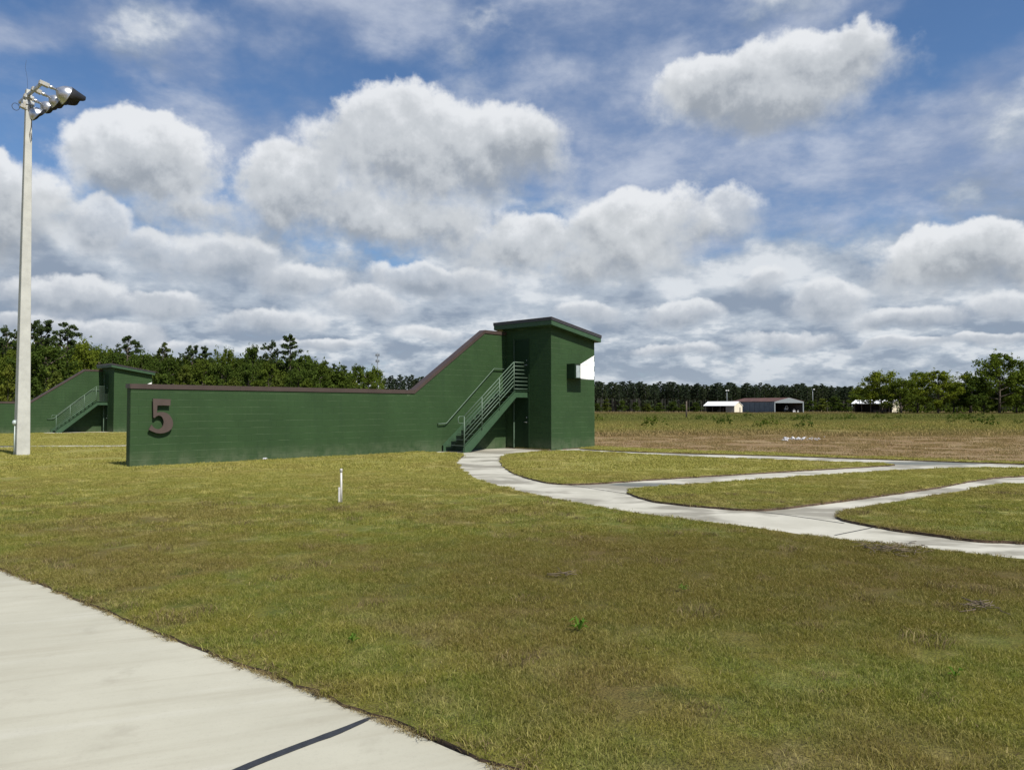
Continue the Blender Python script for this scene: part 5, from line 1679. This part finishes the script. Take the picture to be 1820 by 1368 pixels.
def edge_dist(P, lim):
    """distance to the concrete edges, capped"""
    d = np.full(len(P), lim * 2.0)
    for ring in [walk_outline, sidewalk, island1, island2, island3]:
        E = np.array(dense(ring, .15))
        E = E[(E[:, 1] > 0) & (E[:, 1] < 45)]
        if not len(E): continue
        for s in range(0, len(P), 20000):
            ch = P[s:s + 20000]
            dd = np.sqrt(((ch[:, None, :] - E[None, ::1, :]) ** 2).sum(-1)).min(1) if len(E) * len(ch) < 6e7 else None
            if dd is None:
                dd = np.full(len(ch), 9.0)
                for e in range(0, len(E), 500): dd = np.minimum(dd, np.sqrt(((ch[:, None, :] - E[None, e:e + 500, :]) ** 2).sum(-1)).min(1))
            d[s:s + 20000] = np.minimum(d[s:s + 20000], dd)
    return d
def with_z(P, dz=0.0): return np.column_stack([P, hgt(P[:, 0], P[:, 1]) + dz])

# near patches
p = frustum_pts(2.4, 9.5, 34); p = p[on_lawn(p)]; p = p[off_buildings(p)]; d = edge_dist(p, .3)
scatter('grass', with_z(p[d > .15]), [tuft_mesh('tuft', 360, .17, .034, .0027, 'lawn_blade', 30 + k, 1.0) for k in range(5)], 'short olive lawn grass blades in the foreground', .8, 1.2)
p = frustum_pts(9.5, 19, 11); p = p[on_lawn(p)]; p = p[off_buildings(p)]; d = edge_dist(p, .4)
scatter('grass', with_z(p[d > .26]), [tuft_mesh('tuft', 340, .30, .038, .0050, 'lawn_blade', 40 + k, .9) for k in range(5)], 'short lawn grass in the middle distance', .8, 1.25)
p = frustum_pts(19, 64, 2.4); p = p[on_lawn(p)]; p = p[off_buildings(p)]; d = edge_dist(p, .8)
scatter('grass', with_z(p[(d > .5)]), [tuft_mesh('tuft', 260, .6, .050, .012, 'lawn_blade', 50 + k, .9) for k in range(4)], 'short lawn grass around the far walls', .8, 1.2)
# narrow margin with small tufts so blades do not grow from concrete
p = frustum_pts(2.4, 14, 260); p = p[on_lawn(p)]; p = p[off_buildings(p)]
q = p; d = edge_dist(q, .3)
scatter('grass_margin', with_z(q[(d < .28) & (d > .015)]), [tuft_mesh('tuft', 26, .035, .036, .0030, 'lawn_blade', 60 + k, 1.0) for k in range(4)], 'ragged grass along the concrete edges', .6, 1.3)
scatter('thatch_edge', with_z(q[(d < .085)], -.018), [tuft_mesh('tuft', 34, .05, .060, .0036, 'dead_blade', 70 + k, 1.7) for k in range(4)], 'dead brown thatch hanging along the cut sod edge', .5, 1.25)
p = frustum_pts(14, 34, 42); p = p[on_lawn(p)]; p = p[off_buildings(p)]; d = edge_dist(p, .6)
scatter('grass_margin', with_z(p[(d < .55) & (d > .04)]), [tuft_mesh('tuft', 60, .10, .046, .008, 'lawn_blade', 80 + k, 1.0) for k in range(4)], 'grass along the far walk edges', .7, 1.2)
scatter('thatch_edge', with_z(p[(d < .10)], -.015), [tuft_mesh('tuft', 40, .09, .05, .008, 'dead_blade', 85 + k, 1.5) for k in range(3)], 'dead thatch along the far walk edges', .6, 1.1)
E = np.array(dense(sidewalk, .011)); E = E[(E[:, 1] > 2.2) & (E[:, 1] < 14) & (np.abs(E[:, 0]) < E[:, 1] * .9)]
E = E + rgs.normal(size=E.shape) * .016
keepm = np.array([mnoise.noise(Vector((x * 2.3, y * 2.3, 5.0))) > -.15 for x, y in E]); E = E[keepm]
scatter('root_fringe', with_z(E, -.022), [tuft_mesh('tuft', 16, .02, .035, .0030, 'dead_blade', 140 + k, 2.0) for k in range(4)], 'brown torn roots along the pavement edge', .4, 1.3)
# dry stalks and clippings lying on the lawn
p = frustum_pts(2.6, 12, 7); p = p[on_lawn(p)]
scatter('clippings', with_z(p, .035), [tuft_mesh('tuft', 3, .05, .03, .0035, 'dead_blade', 90 + k, 3.4) for k in range(4)], 'dry stems lying loose on the lawn', .5, 1.4)
p = frustum_pts(3.0, 14, 1.1); p = p[on_lawn(p)]
scatter('dead_grass', with_z(p, .0), [tuft_mesh('tuft', 90, .10, .05, .003, 'dead_blade', 95 + k, 1.0) for k in range(3)], 'small brown dead patches in the lawn', .6, 1.7)

# rough field
p = frustum_pts(24, 70, 1.5); p = p[~inside(p, lawn_mask_polys['outer'])]
p = p[p[:, 0] > 0]
scatter('field_grass', with_z(p, -.05), [tuft_mesh('tuft', 140, .55, .06, .014, 'field_blade', 110 + k, .7) for k in range(4)], 'dry brown stubble of the mown field', .6, 1.3)
p = frustum_pts(44, 130, .55); p = p[(p[:, 0] > -.02 * p[:, 1])]
scatter('field_grass', with_z(p, -.05), [tuft_mesh('tuft', 150, 1.0, .16, .035, 'field_blade', 120 + k, .6) for k in range(4)], 'taller weedy grass beyond the mown strip', .4, 1.5)
p = frustum_pts(120, 330, .07); p = p[(p[:, 0] > -.02 * p[:, 1])]
scatter('field_grass', with_z(p, -.05), [tuft_mesh('tuft', 150, 2.4, .38, .10, 'field_blade', 130 + k, .5) for k in range(4)], 'tall rough grass across the far field', .5, 1.3)
# scattered rank weeds in the field
wm = []
for k in range(3):
    rg = np.random.default_rng(200 + k)
    V, F = leaf_quads(rg.normal(size=(10, 3)) * np.array([.35, .35, .12]) + np.array([0, 0, .25]), np.full(10, .2), 14, .10, rg)
    wm.append(mesh_np('field_weed', V, F, MATS['leaf_broad']))
p = frustum_pts(60, 150, .008); p = p[p[:, 0] > .1 * p[:, 1]]
scatter('field_weeds', with_z(p, -.05), wm, 'dark rank weeds dotted through the rough field', .5, 1.9)

# individual green weeds in the lawn
def weed(px, py, r, n, lb, h=.05, nm='broadleaf_weed'):
    gx, gy = ground(px, py); rd = random.Random(px)
    mb = MB()
    for k in range(n):
        a = k * 2.4 + rd.uniform(-.3, .3); ln = r * rd.uniform(.6, 1.1); w = ln * .30; u = rd.uniform(.3, 1.0)
        c, s = math.cos(a), math.sin(a); z1, z2 = h * u, h * u * .8
        mb.add([(0, 0, .005), (c * ln * .5 - s * w / 2, s * ln * .5 + c * w / 2, z1), (c * ln * .5 + s * w / 2, s * ln * .5 - c * w / 2, z1), (c * ln * .5, s * ln * .5, z1 - .008), (c * ln, s * ln, z2)],
               [(0, 3, 1), (0, 2, 3), (1, 3, 4), (3, 2, 4)])
    o = mb.build(nm, MATS['weed_leaf'], None, loc=(gx, gy, .012)); tag(o, lb, 'weed')
weed(1030, 1124, .085, 13, 'largest bright green leafy weed in the foreground lawn', .10)
weed(627, 1144, .055, 8, 'bright green weed left of the largest one, nearer the sidewalk', .07)
weed(1698, 1207, .055, 7, 'small bright weed at the lower right of the lawn', .06)
weed(1214, 1052, .06, 7, 'small green weed above and right of the largest weed', .06)
# clump of dead stalks
def dead_clump(px, py, r, n, lb):
    gx, gy = ground(px, py); rd = random.Random(px); mb = MB()
    for k in range(n):
        a = rd.uniform(0, 6.28); a2 = rd.uniform(0, 6.28); x, y = rd.gauss(0, r * .5), rd.gauss(0, r * .35)
        ln = rd.uniform(.05, .15); z = rd.uniform(.02, .06)
        p0 = Vector((x, y, z)); p1 = p0 + Vector((math.cos(a) * ln, math.sin(a) * ln, rd.uniform(-.01, .03)))
        mb.tube([p0, p1], rd.uniform(.0015, .004), 4)
    o = mb.build('dead_stalks', MATS['dead_stalk'], None, loc=(gx, gy, 0)); tag(o, lb, 'dead plant')
simple('dead_stalk', (.13, .10, .065), .9, var=.4, scale=20)
dead_clump(1746, 1087, .11, 34, 'dark clump of dead stalks on the lawn at the right')
dead_clump(1588, 981, .34, 90, 'flattened brown dead plants beside the curved walk')
dead_clump(1000, 1027, .06, 14, 'tiny pale dead tuft in the middle of the lawn')
